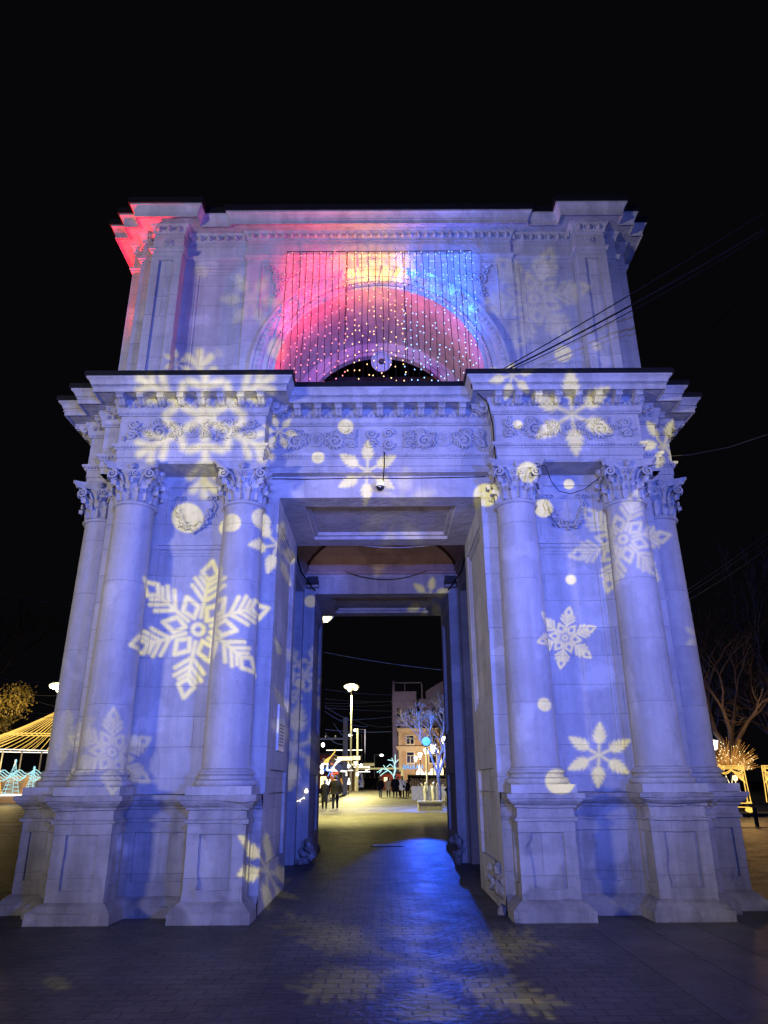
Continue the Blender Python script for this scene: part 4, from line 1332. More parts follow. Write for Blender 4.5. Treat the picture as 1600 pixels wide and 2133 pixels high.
# ================================================================== STREET BEYOND
def mast(label, x, y, h, rh, group="tall street lamps"):
    t = thing("street_lamp", label, "street lamp", (x, y, gz(y)), 0, group)
    mb = MB(); mb.tube([(0, 0, -.1), (0, 0, h * .5), (0, 0, h - .12)], [.13, .10, .07], 10); mb.build("pole", M['pole'], t, True)
    mb = MB()
    n = 22
    mb.tube([(rh * math.cos(2 * PI * k / n), rh * math.sin(2 * PI * k / n), h + .02) for k in range(n + 1)], .075, 6, False)
    for a in (0, PI / 2): mb.tube([(-rh * math.cos(a), -rh * math.sin(a), h), (rh * math.cos(a), rh * math.sin(a), h)], .04, 5)
    mb.lathe([(0, .3), (rh * .6, .24), (rh * 1.0, .06)], (0, 0, h), 20)
    hr = mb.build("head_ring", M['pole'], t, True)
    hr.location = (0, 0, h); hr.rotation_euler = (R(-20), 0, 0)
    hr.data.transform(Matrix.Translation((0, 0, -h)))
    for k, (dx, dy) in enumerate(((-.55, -.35), (.1, -.6), (.55, .2), (-.3, .5))):
        mb = MB(); mb.blob((rh * dx, rh * dy, h - .10 + rh * dy * -.36), rh * (.46 if k < 2 else .25), rh * .3, rh * .30, 10, 6)
        mb.build("lamp", M['lamp_yellow'] if k in (0, 1) or rh < .9 else M['white_paint'], t, True)
    return t


mast("tall lamp mast with a glowing ring head, seen in the middle of the passage", -3.73, 75, 11.5, .85)
mast("near lamp mast whose lit head touches the rear left pier", -3.78, 31, 10.65, .88)
mast("lamp mast left of the arch with a lit oval head", -31.18, 60, 10.0, .85)

# catenary wires over the street
WPTS_LIST = [
 ((-4.52, 45, 11.04), (4.78, 45, 9.61), .018), ((-5.64, 60, 10.08), (0.96, 60, 9.50), .02), ((-5.77, 62, 9.40), (0.99, 62, 9.12), .016),
 ((-5.91, 64, 9.20), (1.01, 64, 9.38), .016), ((-5.91, 64, 8.96), (1.01, 64, 9.01), .014), ((-5.42, 58, 8.15), (5.81, 58, 7.75), .02),
 ((-5.16, 55, 7.57), (-1.41, 55, 6.25), .03), ((-4.01, 56, 6.88), (3.70, 56, 7.47), .026), ((3.70, 56, 7.47), (5.63, 56, 7.11), .026),
 ((-2.90, 66, 7.70), (1.04, 66, 7.11), .02), ((-4.71, 50, 5.69), (0.83, 50, 5.50), .018), ((-4.78, 50, 7.49), (-2.48, 50, 6.37), .02),
 ((-4.03, 50, 6.18), (-2.44, 50, 4.89), .016), ((-4.70, 50, 5.43), (-3.13, 50, 4.59), .016)]
for i, (a, b, r) in enumerate(WPTS_LIST):
    cable("single highest wire sloping across the passage opening" if i == 0 else "thin pale tram wire in the web between the street poles", [a, b], r, 'wire', sag=.35 if i in (6, 9, 12, 13) else .12,
          group=None if i == 0 else "wires strung over the street", name="overhead_wire", cat="wire")
for i, (a, b) in enumerate((((-26.28, 40, 8.49), (-22.33, 40, 8.19)), ((-31.36, 50, 8.86), (-26.64, 50, 8.46)), ((-31.58, 52, 9.03), (-27.37, 52, 7.75)), ((-27.96, 44, 6.86), (-23.82, 44, 6.51)), ((-26.85, 42, 6.30), (-23.02, 42, 6.06)))):
    cable(("upper" if i == 0 else "second" if i == 1 else "steep" if i == 2 else "fourth" if i == 3 else "lowest") + " wire at the left edge in front of the yellow tree", [a, b], .014, 'wire', sag=.1, name="overhead_wire", cat="wire")


def utility_pole(label, x, y, h, arms, r=.22):
    t = thing("utility_pole", label, "pole", (x, y, gz(y)))
    mb = MB(); mb.tube([(0, 0, -.1), (0, 0, h)], [r, r * .75], 8); mb.build("post", M['pole'], t, True)
    for z, l in arms:
        mb = MB(); mb.box(-l, .1, -.07, .07, z - .09, z + .09); mb.build("cross_arm", M['pole'], t)
    mb = MB()
    for z, l in arms:
        for k in range(3): mb.blob((-l * (.3 + .3 * k), 0, z + .2), .09, .09, .13, 6, 4)
    mb.build("insulator", M['white_paint'], t, True)


utility_pole("thick concrete pole with cross arms left of the lamp mast", -3.9, 66, 7.4, ((5.3, 3.4), (3.1, 3.6), (2.7, 3.6)), .3)
utility_pole("slim pole with a cross arm just right of the lamp mast", -3.1, 78, 7.0, ((3.0, 1.2),), .14)


def arm_lamp(label, x, y, h, l):
    t = thing("arm_lamp", label, "street lamp", (x, y, gz(y)), 0, "street lamps with side arms down the street")
    mb = MB(); mb.tube([(0, 0, -.1), (0, 0, h), (-l, 0, h + .05)], .09, 6); mb.build("pole", M['pole'], t, True)
    mb = MB(); mb.blob((-l, 0, h - .08), .32, .22, .2, 8, 5); mb.build("lamp", M['lamp_white'], t, True)


arm_lamp("taller white arm lamp beside the far street poles", -2.9, 105, 8.4, 1.5)
arm_lamp("lower white arm lamp just left of the taller one", -3.6, 112, 8.0, 1.9)
arm_lamp("small far arm lamp with its light on the right of the pole", -1.6, 118, 5.0, -1.2)

# tulip lamps along the right side
def tulip():
    t = thing("tulip_lamp", "nearest white tulip lamp on a black post, by the right pier", "street lamp", (0, 0, 0), 0, "tulip lamps along the right of the street")
    mb = MB(); mb.lathe([(.11, 0), (.11, .5), (.07, .56), (.045, .7), (.038, 3.3), (.06, 3.34), (.05, 3.4)], n=10); mb.build("post", M['dark_metal'], t, True)
    mb = MB(); mb.lathe([(.09, 3.62), (.15, 3.7), (.205, 3.88), (.235, 4.08), (.20, 4.12), (.0, 4.15)], n=14)
    mb.build("lamp_shade", M['lamp_white'], t, True)
    mb = MB(); mb.lathe([(.05, 3.40), (.13, 3.44), (.05, 3.48)], n=12); mb.build("collar", M['led_white'], t, True)
    mb = MB(); mb.box(-.05, .05, -.235, -.20, 3.80, 3.90); mb.build("lamp_holder", M['dark_metal'], t)
    return t


tl = tulip()
LP = [(3.95, 38, "nearest white tulip lamp on a black post, by the right pier"), (4.02, 51, "second white tulip lamp from the right pier"), (4.02, 61, "third white tulip lamp from the right pier"),
      (4.05, 74, "fourth white tulip lamp from the right pier"), (4.3, 92, "far tulip lamp above the pale blue letters, right of a pair"), (3.6, 95, "far tulip lamp above the pale blue letters, left of a pair")]
for i, (x, y, lab) in enumerate(LP):
    o = tl if i == 0 else copy_tree(tl)
    o.location = (x, y, gz(y)); o["label"] = lab
for i, (px_, y, lab) in enumerate((("a", 88, "left of two low round-bulb lamps near the lit shopfront"), ("b", 88, "right of two low round-bulb lamps near the lit shopfront"))):
    x = 6.35 + i * .6
    t = thing("bulb_lamp", lab, "street lamp", (x, y, gz(y)), 0, "low bulb lamps at the shopfront")
    mb = MB(); mb.tube([(0, 0, 0), (0, 0, 4.5)], .05, 6); mb.build("post", M['dark_metal'], t)
    mb = MB(); mb.blob((0, 0, 4.7), .2, .2, .3, 8, 6); mb.build("globe", M['lamp_white'], t, True)

# blue projector on a pole standing in a concrete box
t = thing("blue_projector", "bright blue projector lamp on a thin grey pole in a concrete box", "projector", (2.51, 34, gz(34)))
mb = MB(); mb.tube([(0, 0, 0), (0, 0, 3.55)], .055, 8); mb.build("pole", M['pole'], t, True)
mb = MB(); mb.box(-.24, .24, -.05, .2, 3.45, 3.92); mb.build("housing", M['dark_metal'], t)
mb = MB(); mb.lathe([(.0, 0), (.22, 0), (.25, .03), (.0, .05)], n=16)
o = mb.build("lens", M['lamp_blue'], t, True); o.rotation_euler = (R(90), 0, 0); o.location = (0, -.06, 3.68)
for x, y, lx, ly, h, lab in ((2.55, 32.6, 1.3, .9, .46, "low concrete box carrying the blue projector pole"), (2.9, 49.5, 1.5, 1.0, 1.0, "tall slatted concrete planter full of dry flowers"), (4.4, 47, 1.6, 1.1, 1.0, "dark planter box right of the projector pole")):
    t = thing("planter", lab, "planter", (x, y, gz(y)))
    mb = MB(); mb.box(-lx / 2, lx / 2, -ly / 2, ly / 2, -.05, h)
    if h > .6:
        for k in range(4): mb.box(-lx / 2 - .015, lx / 2 + .015, -ly / 2 - .02, ly / 2 + .02, .1 + k * .22, .25 + k * .22)
    else: mb.box(-lx / 2 - .02, lx / 2 + .02, -ly / 2 - .02, ly / 2 + .02, h - .08, h + .02)
    mb.build("box", M['concrete'], t)
    if h > .6:
        mb = MB()
        for k in range(70):
            a = (random.uniform(-lx * .5, lx * .5), random.uniform(-.4, .4), h)
            b = (a[0] * 1.15, a[1], h + random.uniform(.15, .55)); mb.tube([a, b], .02, 4); mb.blob(b, .07, .07, .05, 5, 3)
        mb.build("flowers", M['flower'], t)
for i, x in enumerate((2.35, 2.8)):
    t = thing("cherub_statue", ("left" if i == 0 else "right") + " pale little statue at the foot of the projector pole", "statue", (x, 33.2, gz(33) + .46))
    mb = MB(); mb.tube([(0, 0, 0), (.03, 0, .35), (-.03, 0, .6), (.02, 0, .8)], [.1, .13, .12, .05], 8); mb.blob((.03, 0, .9), .08, .08, .1, 8, 6); mb.tube([(0, 0, .68), (.18 * (1 if i else -1), 0, .75), (.25 * (1 if i else -1), 0, .95)], .04, 6)
    mb.build("figure", M['concrete'], t, True)


# ------------------------------------------------------------------ people
def person(label, pos, h, coat, legs, hair, rz=0.0, stride=.12, long_coat=.45, hat=None, arms_out=.0, stripe=False, seed=1, wide=1.0):
    """a walking figure: one continuous skinned body, coat, hair"""
    rnd = random.Random(seed)
    k = h / 1.75
    t = thing("person", label, "person", pos, rz, "people walking on the square")
    V = []; E = []; RD = []
    def add(p, r, par=None):
        V.append((p[0] * k, p[1] * k, p[2] * k)); RD.append(r * k)
        if par is not None: E.append((par, len(V) - 1))
        return len(V) - 1
    pel = add((0, 0, .95), .145 * wide)
    ch = add((0, -.01, 1.2), .155 * wide, pel); sh_ = add((0, .0, 1.40), .13 * wide, ch); nk = add((0, .01, 1.50), .06, sh_)
    hd = add((0, .02, 1.58), .085, nk); top = add((0, .02, 1.68), .075, hd)
    for s in (-1, 1):
        st = stride * s
        hp = add((.095 * s, 0, .88), .11, pel); kn = add((.10 * s, st + .03, .5), .085, hp); an = add((.10 * s, st * 1.3 - .02, .09), .062, kn); toe = add((.11 * s, st * 1.3 + .13, .04), .042, an)
        so = add((.19 * s * wide, 0, 1.38), .075, sh_); el = add(((.25 + arms_out * .5) * s * wide, -st * .7, 1.1), .055, so); wr = add(((.25 + arms_out) * s * wide, -st * 1.1 + .08, .86), .038, el); ha = add(((.25 + arms_out) * s * wide, -st * 1.1 + .11, .77), .04, wr)
    me = bpy.data.meshes.new("body"); me.from_pydata(V, E, [])
    o = bpy.data.objects.new("body", me); COL.objects.link(o)
    o.modifiers.new("skin", 'SKIN'); sub = o.modifiers.new("sub", 'SUBSURF'); sub.levels = 1; sub.render_levels = 1
    for i, v in enumerate(me.skin_vertices[0].data): v.radius = (RD[i], RD[i]); v.use_root = (i == 0)
    dg = bpy.context.evaluated_depsgraph_get()
    m2 = bpy.data.meshes.new_from_object(o.evaluated_get(dg)); m2.name = "body"
    bpy.data.objects.remove(o); bpy.data.meshes.remove(me)
    for q in (M[legs], M['skin'], M[coat]): m2.materials.append(q)
    for pl in m2.polygons:
        z = pl.center.z / k; pl.use_smooth = True
        pl.material_index = 1 if (z > 1.47 or (z < .84 and abs(pl.center.x) / k > .2)) else (2 if z > .9 else 0)
    b = bpy.data.objects.new("body", m2); COL.objects.link(b); b.parent = t
    # coat from shoulders to hem
    mb = MB(); n = 18
    secs = [(1.49, .075, .075), (1.455, .15, .105), (1.40, .225, .125), (1.25, .235, .15), (1.05, .225, .155), (.90, .235, .16), (.90 - long_coat * .5, .235, .165 + stride * .2), (.90 - long_coat, .245, .17 + stride * .4)]
    rg = []
    for z, a, c in secs:
        rg.append([mb.V((a * wide * k * math.cos(2 * PI * j / n) * (1 + .03 * math.sin(5 * j + z * 9)), c * k * math.sin(2 * PI * j / n) * (1 + .03 * math.cos(4 * j + z * 7)), z * k)) for j in range(n)])
    for a, c in zip(rg[:-1], rg[1:]):
        for j in range(n): mb.F((a[j], c[j], c[(j + 1) % n], a[(j + 1) % n]))
    for s in (-1, 1):
        st = stride * s
        mb.tube([(.18 * s * wide * k, 0, 1.40 * k), ((.26 + arms_out * .5) * s * wide * k, -st * .7 * k, 1.1 * k), ((.255 + arms_out) * s * wide * k, (-st * 1.1 + .08) * k, .86 * k)], [.085 * k, .075 * k, .06 * k], 8)
    ct = mb.build("coat", M[coat], t, True, 60)
    if stripe:
        mb = MB(); mb.tube([(-.1 * k, -.13 * k, 1.38 * k), (.0, -.175 * k, 1.15 * k), (.12 * k, -.172 * k, .95 * k)], .025 * k, 5); mb.build("bag_strap", M['black_cloth'], t)
        mb = MB(); mb.blob((.12 * k, -.2 * k, .88 * k), .11 * k, .05 * k, .1 * k, 8, 6); mb.build("bag", M['black_cloth'], t, True)
    mb = MB()
    mb.blob((0, .0, 1.645 * k), .102 * k, .112 * k, .118 * k, 12, 8)
    if hair == 'long': mb.tube([(0, -.06 * k, 1.66 * k), (0, -.085 * k, 1.5 * k), (0, -.10 * k, 1.36 * k)], [.09 * k, .09 * k, .05 * k], 8)
    mb.build("hat" if hat else "hair", M[hat] if hat else M['hair'], t, True)
    mb = MB()                                            # face, turned away from the viewer
    mb.tube([(0, .115 * k, 1.64 * k), (0, .135 * k, 1.605 * k)], [.012 * k, .02 * k], 6)
    for s in (-1, 1): mb.blob((.035 * k * s, .112 * k, 1.645 * k), .012 * k, .008 * k, .008 * k, 6, 4); mb.blob((.1 * k * s, .02 * k, 1.63 * k), .015 * k, .025 * k, .035 * k, 6, 4)
    mb.build("face", M['skin'], t, True)
    return t


person("shorter person in dark clothes and grey hat at the left pier", (-3.45, 34.8, gz(34.8)), 1.62, 'black_cloth', 'black_cloth', 'short', 0, .05, .5, 'knit', seed=2, wide=.85)
person("tall person in a black jacket walking beside the left pier", (-2.83, 34.9, gz(34.9)), 1.85, 'black_cloth', 'black_cloth', 'short', 0, .14, .15, arms_out=.07, seed=3, wide=1.2)
G = [("person in black coat and grey trousers, leftmost of the walking group", -.30, 56.5, 1.66, 'black_cloth', 'grey_cloth', 'short', .3, None, False, 1.0),
     ("person in a beige coat and black trousers", .40, 57.0, 1.66, 'beige_cloth', 'black_cloth', 'long', .3, None, False, .95),
     ("large person in a long dark coat beside the beige coat", .98, 56.0, 1.78, 'black_cloth', 'black_cloth', 'short', .45, 'knit', False, 1.2),
     ("person in a dark coat half behind the large dark coat", 1.25, 57.6, 1.70, 'blue_cloth', 'black_cloth', 'short', .4, None, False, .9),
     ("person in a white coat with a dark bag strap", 1.58, 56.3, 1.74, 'white_cloth', 'black_cloth', 'long', .3, None, True, 1.05),
     ("short person in black at the right end of the group", 2.05, 57.2, 1.42, 'black_cloth', 'black_cloth', 'short', .3, None, False, 1.0)]
for i, (lab, x, y, h, c, l, hr, lc, hat, stp, wd) in enumerate(G):
    person(lab, (x, y, gz(y)), h, c, l, hr, random.uniform(-.2, .2), .11 if i % 2 else -.1, lc, hat, .02, stp, i, wd)
FAR = [(-2.5, "dark far figure beside the parked van"), (-1.9, "dark far figure second from the van"), (-1.3, "dark far figure right of the second one under the white gate"), (-.75, "dark far figure nearest the walking group under the white gate")]
for i, (x, lab) in enumerate(FAR):
    person(lab, (x, 92 + i * .8, gz(92)), 1.75, 'black_cloth', 'black_cloth', 'short', random.uniform(-1, 1), .08, .3, seed=20 + i)
for i, (x, lab) in enumerate(((2.6, "brown coated far figure left of the tall planter"), (3.1, "brown coated far figure behind the tall planter"))):
    person(lab, (x, 66 + i, gz(66)), 1.7, 'beige_cloth', 'grey_cloth', 'short', 1.0, .08, .3, seed=30 + i)

# ------------------------------------------------------------------ vehicles and gate
t = thing("parked_van", "silver van parked at the left kerb beside the white gate", "van", (-3.6, 88, gz(88)))
mb = MB()
pr = [(-.98, .35), (-1.0, .9), (-.92, 1.15), (-.80, 1.9), (-.6, 2.05), (.6, 2.05), (.80, 1.9), (.92, 1.15), (1.0, .9), (.98, .35)]
for (y0, sc, lo), (y1, sc1, lo1) in (((-2.3, .96, 0), (-2.2, 1, 0)), ((-2.2, 1, 0), (2.3, 1, 0))):
    for (a, b) in zip(pr, pr[1:] + pr[:1]): mb.quad((a[0] * sc, y0, a[1]), (b[0] * sc, y0, b[1]), (b[0] * sc1, y1, b[1]), (a[0] * sc1, y1, a[1]))
mb.poly([(x * .96, -2.3, z) for x, z in pr]); mb.poly([(x, 2.3, z) for x, z in pr[::-1]])
mb.build("body", M['van_paint'], t)
mb = MB(); mb.poly([(-.74, -2.305, 1.2), (.74, -2.305, 1.2), (.66, -2.305, 1.85), (-.66, -2.305, 1.85)]); mb.build("windscreen", M['pane'], t)
mb = MB(); mb.box(-.6, .6, -2.33, -2.305, .55, .85); mb.build("grille", M['dark_metal'], t)
for s in (-1, 1):
    mb = MB(); mb.box(s * .78 - .14, s * .78 + .14, -2.34, -2.305, .72, .95); mb.build("headlight", M['lamp_white'] if s < 0 else M['white_paint'], t)
    mb = MB(); mb.tube([(s * .8, -1.6, .33), (s * .98, -1.6, .33)], .33, 14); mb.build("wheel", M['rubber'], t)
t = thing("white_gate", "low white portal frame across the end of the square", "gate", (-.6, 84, gz(84)))
mb = MB(); mb.box(-3.0, 3.0, -.2, .2, 2.45, 2.65); mb.build("beam", M['white_paint'], t)
for s in (-1, 1):
    mb = MB(); mb.box(s * 2.85 - .15, s * 2.85 + .15, -.18, .18, -.1, 2.55); mb.build("post", M['white_paint'], t)
mb = MB(); mb.box(-2.0, -.6, -.25, .25, 2.86, 3.2); mb.build("roof_box", M['white_paint'], t)
t = thing("red_stall", "low red stall under the white portal frame", "stall", (.9, 90, gz(90)))
mb = MB(); mb.box(-1.5, 1.5, -.8, .8, 0, 2.0); mb.build("counter", M['red_panel'], t)
mb = MB(); mb.box(-1.6, 1.6, -1.0, 1.0, 2.02, 2.2); mb.build("roof", M['dark_metal'], t)
mb = MB(); mb.box(-.9, -.2, -.84, -.805, 1.0, 1.5); mb.build("lit_hatch", M['led_warm'], t)

# ------------------------------------------------------------------ buildings
t = thing("tall_building", "dark grey five storey block with a curved gable behind the peach house", "building", (9.5, 115, gz(115)))
mb = MB()
mb.box(-8.0, -3.9, 0, 12, -1, 15.2); mb.box(-3.9, -2.2, .6, 12, -1, 14.0); mb.box(-2.2, 9, 0, 12, -1, 14.8)
gp = [(-2.2, 14.78)] + [(-2.2 + 11.2 * (i / 14), 14.9 + 2.6 * math.sin(PI * (i / 14) * .92 + .12)) for i in range(15)] + [(9, 14.78)]
mb.poly([(x, 0.0, z) for x, z in gp]); mb.poly([(x, 8.0, z) for x, z in gp[::-1]])
for (a, b) in zip(gp[:-1], gp[1:]): mb.quad((a[0], 0, a[1]), (a[0], 8, a[1]), (b[0], 8, b[1]), (b[0], 0, b[1]))
mb.box(-8.1, -3.85, -.12, 0, 13.3, 13.55); mb.box(-8.1, -3.85, -.10, 0, 10.2, 10.4); mb.box(-2.25, 9, -.12, 0, 13.6, 13.85)
mb.build("wall", M['grey_wall'], t)
mb = MB(); mb.box(-8.0, -7.6, 0, .4, 15.2, 17.0); mb.box(-7.6, -3.0, 0.05, .25, 16.6, 16.75); mb.box(-5.9, -5.8, .05, .2, 15.2, 16.6); mb.box(-3.0, -2.8, .6, .8, 14.0, 16.6); mb.build("roof_frame", M['grey_wall'], t)
wins = []
for z, arched in ((10.9, True), (7.9, False), (4.9, False), (2.2, False)):
    for x, wd in ((-7.0, .55), (-4.9, .85), (-3.45, .5), (-2.65, .5), (-1.0, .8), (.1, .8), (1.2, .8), (3.6, .8), (5.2, .8)): wins.append((x, z, wd, 1.6, arched))
for x in (1.6, 2.7): wins.append((x, 15.6, .7, .5, False))
for x, z, wd, hh, ar in wins:
    mb = MB(); y = -.03 if not (-3.9 < x < -2.2) else .57
    pts = [(x - wd / 2, y, z), (x + wd / 2, y, z), (x + wd / 2, y, z + hh * .8), (x + wd * .35, y, z + hh * .95), (x, y, z + hh), (x - wd * .35, y, z + hh * .95), (x - wd / 2, y, z + hh * .8)] if ar else [(x - wd / 2, y, z), (x + wd / 2, y, z), (x + wd / 2, y, z + hh), (x - wd / 2, y, z + hh)]
    mb.poly(pts); wf = mb.build("window", M['pane'], t)
    mb = MB(); mb.tube([(a, b - .02, c) for a, b, c in pts + pts[:1]], .05, 4, False); mb.build("frame", M['grey_wall'], wf)
t = thing("peach_house", "peach corner house with pale cornices and glowing blue letters", "building", (6.0, 92, gz(92)))
mb = MB(); mb.box(-3.9, 10, 0, 10, -1, 7.55); mb.build("wall", M['peach'], t)
mb = MB()
mb.box(-4.2, 10, -.3, .0, 7.55, 7.8); mb.box(-4.1, 10, -.2, 0, 7.35, 7.55); mb.box(-4.35, 10, -.4, 0, 5.25, 5.45); mb.box(-4.2, 10, -.25, 0, 5.0, 5.25); mb.box(-4.05, 10, -.12, 0, 4.8, 5.0)
mb.box(-4.0, -3.6, -.10, 0, -1, 7.3)
mb.build("cornice", M['cream_trim'], t)
for z, hh, wd in ((5.75, 1.05, .95), (3.3, 1.35, .9)):
    for x in (-2.4, .6, 3.4):
        mb = MB(); mb.box(x - wd / 2 - .14, x + wd / 2 + .14, -.07, 0, z - .14, z + hh + .14); wf = mb.build("window", M['white_paint'], t)
        mb = MB()
        mb.box(x - wd / 2, x - .06, -.09, -.072, z, z + hh * .66); mb.box(x + .06, x + wd / 2, -.09, -.072, z, z + hh * .66); mb.box(x - wd / 2, x + wd / 2, -.09, -.072, z + hh * .72, z + hh)
        mb.build("pane", M['pane'], wf)
mb = MB(); pts = [(-2.85, 0.1)] + [(-2.35 + .5 * math.cos(PI - PI * i / 10), 1.1 + .5 * math.sin(PI * i / 10)) for i in range(11)] + [(-1.85, .1)]
mb.poly([(x, -.04, z) for x, z in pts]); dw = mb.build("arched_window", M['pane'], t)
mb = MB(); mb.tube([(x, -.06, z) for x, z in pts], .09, 5); mb.build("frame", M['cream_trim'], dw)
mb = MB(); mb.box(-1.4, 9, -.5, -.02, -.3, .75); mb.build("shop_window", M['window_lit'], t)
mb = MB(); mb.box(-4.0, -1.45, -.4, -.02, -.3, .35); mb.build("shop_front", M['window_lit'], t)


def text(name, body, size, mat, loc, parent, rz=0.0, ext=.03):
    cu = bpy.data.curves.new(name, 'FONT'); cu.body = body; cu.size = size; cu.extrude = ext; cu.offset = size * .018
    o = bpy.data.objects.new(name, cu); COL.objects.link(o)
    dg = bpy.context.evaluated_depsgraph_get()
    me = bpy.data.meshes.new_from_object(o.evaluated_get(dg)); bpy.data.objects.remove(o)
    me.materials.clear(); me.materials.append(mat)
    o = bpy.data.objects.new(name, me); COL.objects.link(o); o.location = loc; o.rotation_euler = (R(90), 0, rz); o.parent = parent
    return o


text("letters", "BALKAN", .72, M['sign_blue'], (-3.45, -.12, 2.55), t)
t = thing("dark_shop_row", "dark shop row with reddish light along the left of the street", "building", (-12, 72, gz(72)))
mb = MB(); mb.box(-8, 6.2, 0, 8, -1, 3.9); mb.build("wall", M['red_panel'], t)  # the reddish light on this dark wall is put into its colour
mb = MB(); mb.box(-8, 6.4, -.6, 8, 3.9, 4.1); mb.build("roof", M['dark_metal'], t)
for k in range(6):
    mb = MB(); mb.box(.4 + k * .95, 1.05 + k * .95, -.04, -.005, .5, 1.7); mb.build("lit_window", M['led_warm'] if k % 2 else M['led_orange'], t)
mb = MB(); mb.box(-8, 6.3, -.3, -.01, 1.95, 2.15); mb.build("beam", M['timber'], t)
t = thing("kiosk_row", "row of low timber kiosks with white light strips beyond the left kerb", "kiosk", (-7.6, 84, gz(84)))
mb = MB(); mb.box(-2.5, 4.2, 0, 3, 0, 2.9); mb.build("wall", M['timber'], t)
for z, x0, x1 in ((3.6, 1.0, 4.6), (4.7, .4, 4.9), (2.95, 2.6, 4.8)):
    mb = MB(); mb.box(x0, x1, -.2, -.1, z, z + .09); mb.build("light_strip", M['led_white'], t)


# ------------------------------------------------------------------ festive lights
def led(mb, pts, r=.03, n=5): mb.tube(pts, r, n)


t = thing("neon_cart", "yellow and white neon outline of a cart on the left of the street", "light decoration", (-5.05, 62, 3.57))
mb = MB(); o = .55
for k in range(4): led(mb, [(-.75 + .12 * k, 0, -.2 - .05 * k), (-.5 + .1 * k, 0, .15), (.0, 0, .45), (.35, 0, .85), (.42 - .03 * k, 0, 1.1)], .05)
mb.build("yellow_tube", M['led_gold'], t)
mb = MB(); led(mb, [(-.9, 0, -.25), (-.3, 0, -.2), (-.35, 0, -.75), (.35, 0, -.8), (1.5, 0, -.9), (1.5, 0, -1.3)], .085); led(mb, [(.1, 0, -.75), (.55, 0, -.05), (.8, 0, .3), (.95, 0, .2), (.5, 0, -.4), (.2, 0, -.75)], .07)
mb.build("white_tube", M['led_white'], t)
t = thing("diamond_sign", "white diamond road sign below the neon cart", "sign", (-4.14, 60, 3.01))
mb = MB(); mb.poly([(-.42, 0, 0), (0, 0, -.42), (.42, 0, 0), (0, 0, .42)]); mb.tube([(-.42, -.02, 0), (0, -.02, -.42), (.42, -.02, 0), (0, -.02, .42), (-.42, -.02, 0)], .06, 5); mb.build("plate", M['plaque'], t)
mb = MB(); mb.tube([(0, .05, .4), (0, .05, -3.4)], .04, 6); mb.build("post", M['pole'], t)
t = thing("blue_net_light", "blue light net hanging in the dark shop row", "light decoration", (-5.84, 70, 2.92))
mb = MB()
for k in range(16): x, z = random.uniform(-.6, .6), random.uniform(-.7, .5); mb.tube([(x, 0, z), (x + random.uniform(-.25, .25), 0, z + random.uniform(.2, .5))], .035, 4)
mb.build("net", M['led_blue'], t)
t = thing("red_neon", "small orange red neon squiggle right of the blue light net", "light decoration", (-5.22, 70, 2.55))
mb = MB(); mb.tube([(-.45, 0, 0), (.1, 0, .05), (.45, 0, .25), (.3, 0, -.05)], .07, 5); mb.build("tube", M['led_red'], t)
for i, (p, w_, lab) in enumerate((((-3.83, 64, 3.90), 1.5, "white lit sign box behind the thick concrete pole"), ((-2.83, 66, 4.01), .9, "white lit sign box right of the lamp mast"), ((-2.76, 80, 3.43), 1.7, "long white light strip far down the left kerb"), ((-3.61, 70, 2.89), .7, "short white light strip between the two poles"), ((-2.51, 86, 2.98), 1.5, "dim row of white lights above the kiosks"))):
    t = thing("light_box", lab, "lit sign", p, 0, "white lit signs on the left of the street")
    mb = MB()
    hh = .36 if i < 2 else .09
    mb.box(-w_ * .5, w_ * .5, 0, .15, -hh * .5, hh * .5); mb.build("panel", M['led_warm'] if i < 2 else M['led_white'], t)
    mb = MB(); mb.box(-w_ * .5 - .05, w_ * .5 + .05, .16, .25, -hh * .6, hh * .6); mb.build("frame", M['dark_metal'], t)
for i in range(9):
    p = [(-5.74, 60, 3.05), (-5.72, 60, 2.63), (-5.68, 60, 4.99), (-3.82, 72, 3.36), (-3.15, 75, 3.73), (-2.97, 75, 2.57), (-2.26, 88, 3.25), (-1.99, 90, 3.46), (-2.65, 78, 3.55)][i]
    t = thing("light_ball", "small glowing ball among the lights left of the street", "lamp", p, 0, "glowing balls among the street lights")
    mb = MB(); mb.blob((0, 0, 0), .16, .16, .2, 8, 6); mb.build("globe", M['lamp_white'], t, True)
for i, (p, h_, lab) in enumerate((((-5.09, 58, 1.68), .5, "white lantern left of the man in black"), ((-4.87, 58.5, 1.68), .5, "second white lantern beside the man in black"), ((-3.92, 60, 1.77), .5, "orange lantern left of the thick pole"), ((-3.22, 60, 1.77), .6, "white lantern right of the thick pole"))):
    t = thing("lantern", lab, "lantern", p, 0, None)
    mb = MB(); mb.lathe([(.0, .3), (.06, .28), (.1, .0), (.16, -.15), (.14, -.25), (0, -.27)], n=10); mb.build("globe", M['led_orange'] if i == 2 else M['led_white'], t, True)
    mb = MB(); mb.tube([(0, 0, -.25), (0, 0, -1.2)], .03, 5); mb.build("post", M['dark_metal'], t)
for i in range(6):
    p = [(4.45, 84, 2.66), (5.28, 84, 2.61), (6.00, 86, 2.75), (6.30, 84, 2.90), (6.84, 84, 3.12), (6.94, 80, 2.90)][i]
    t = thing("light_fountain", "white fountain shaped light along the shopfront on the right", "light decoration", p, 0, "white light fountains on the right")
    s_ = (1.0, .6, .5, .9, 1.2, 1.3)[i]
    mb = MB(); mb.lathe([(0, 1.2 * s_), (.12 * s_, .9 * s_), (.2 * s_, .5 * s_), (.45 * s_, .2 * s_), (.5 * s_, -.3 * s_), (.1 * s_, -.5 * s_)], n=10); mb.build("cone", M['led_warm'] if i > 2 else M['led_white'], t, True)
t = thing("shop_awning", "dark awning on a curved frame in front of the lit shopfront", "awning", (4.07, 60, 1.90))
mb = MB()
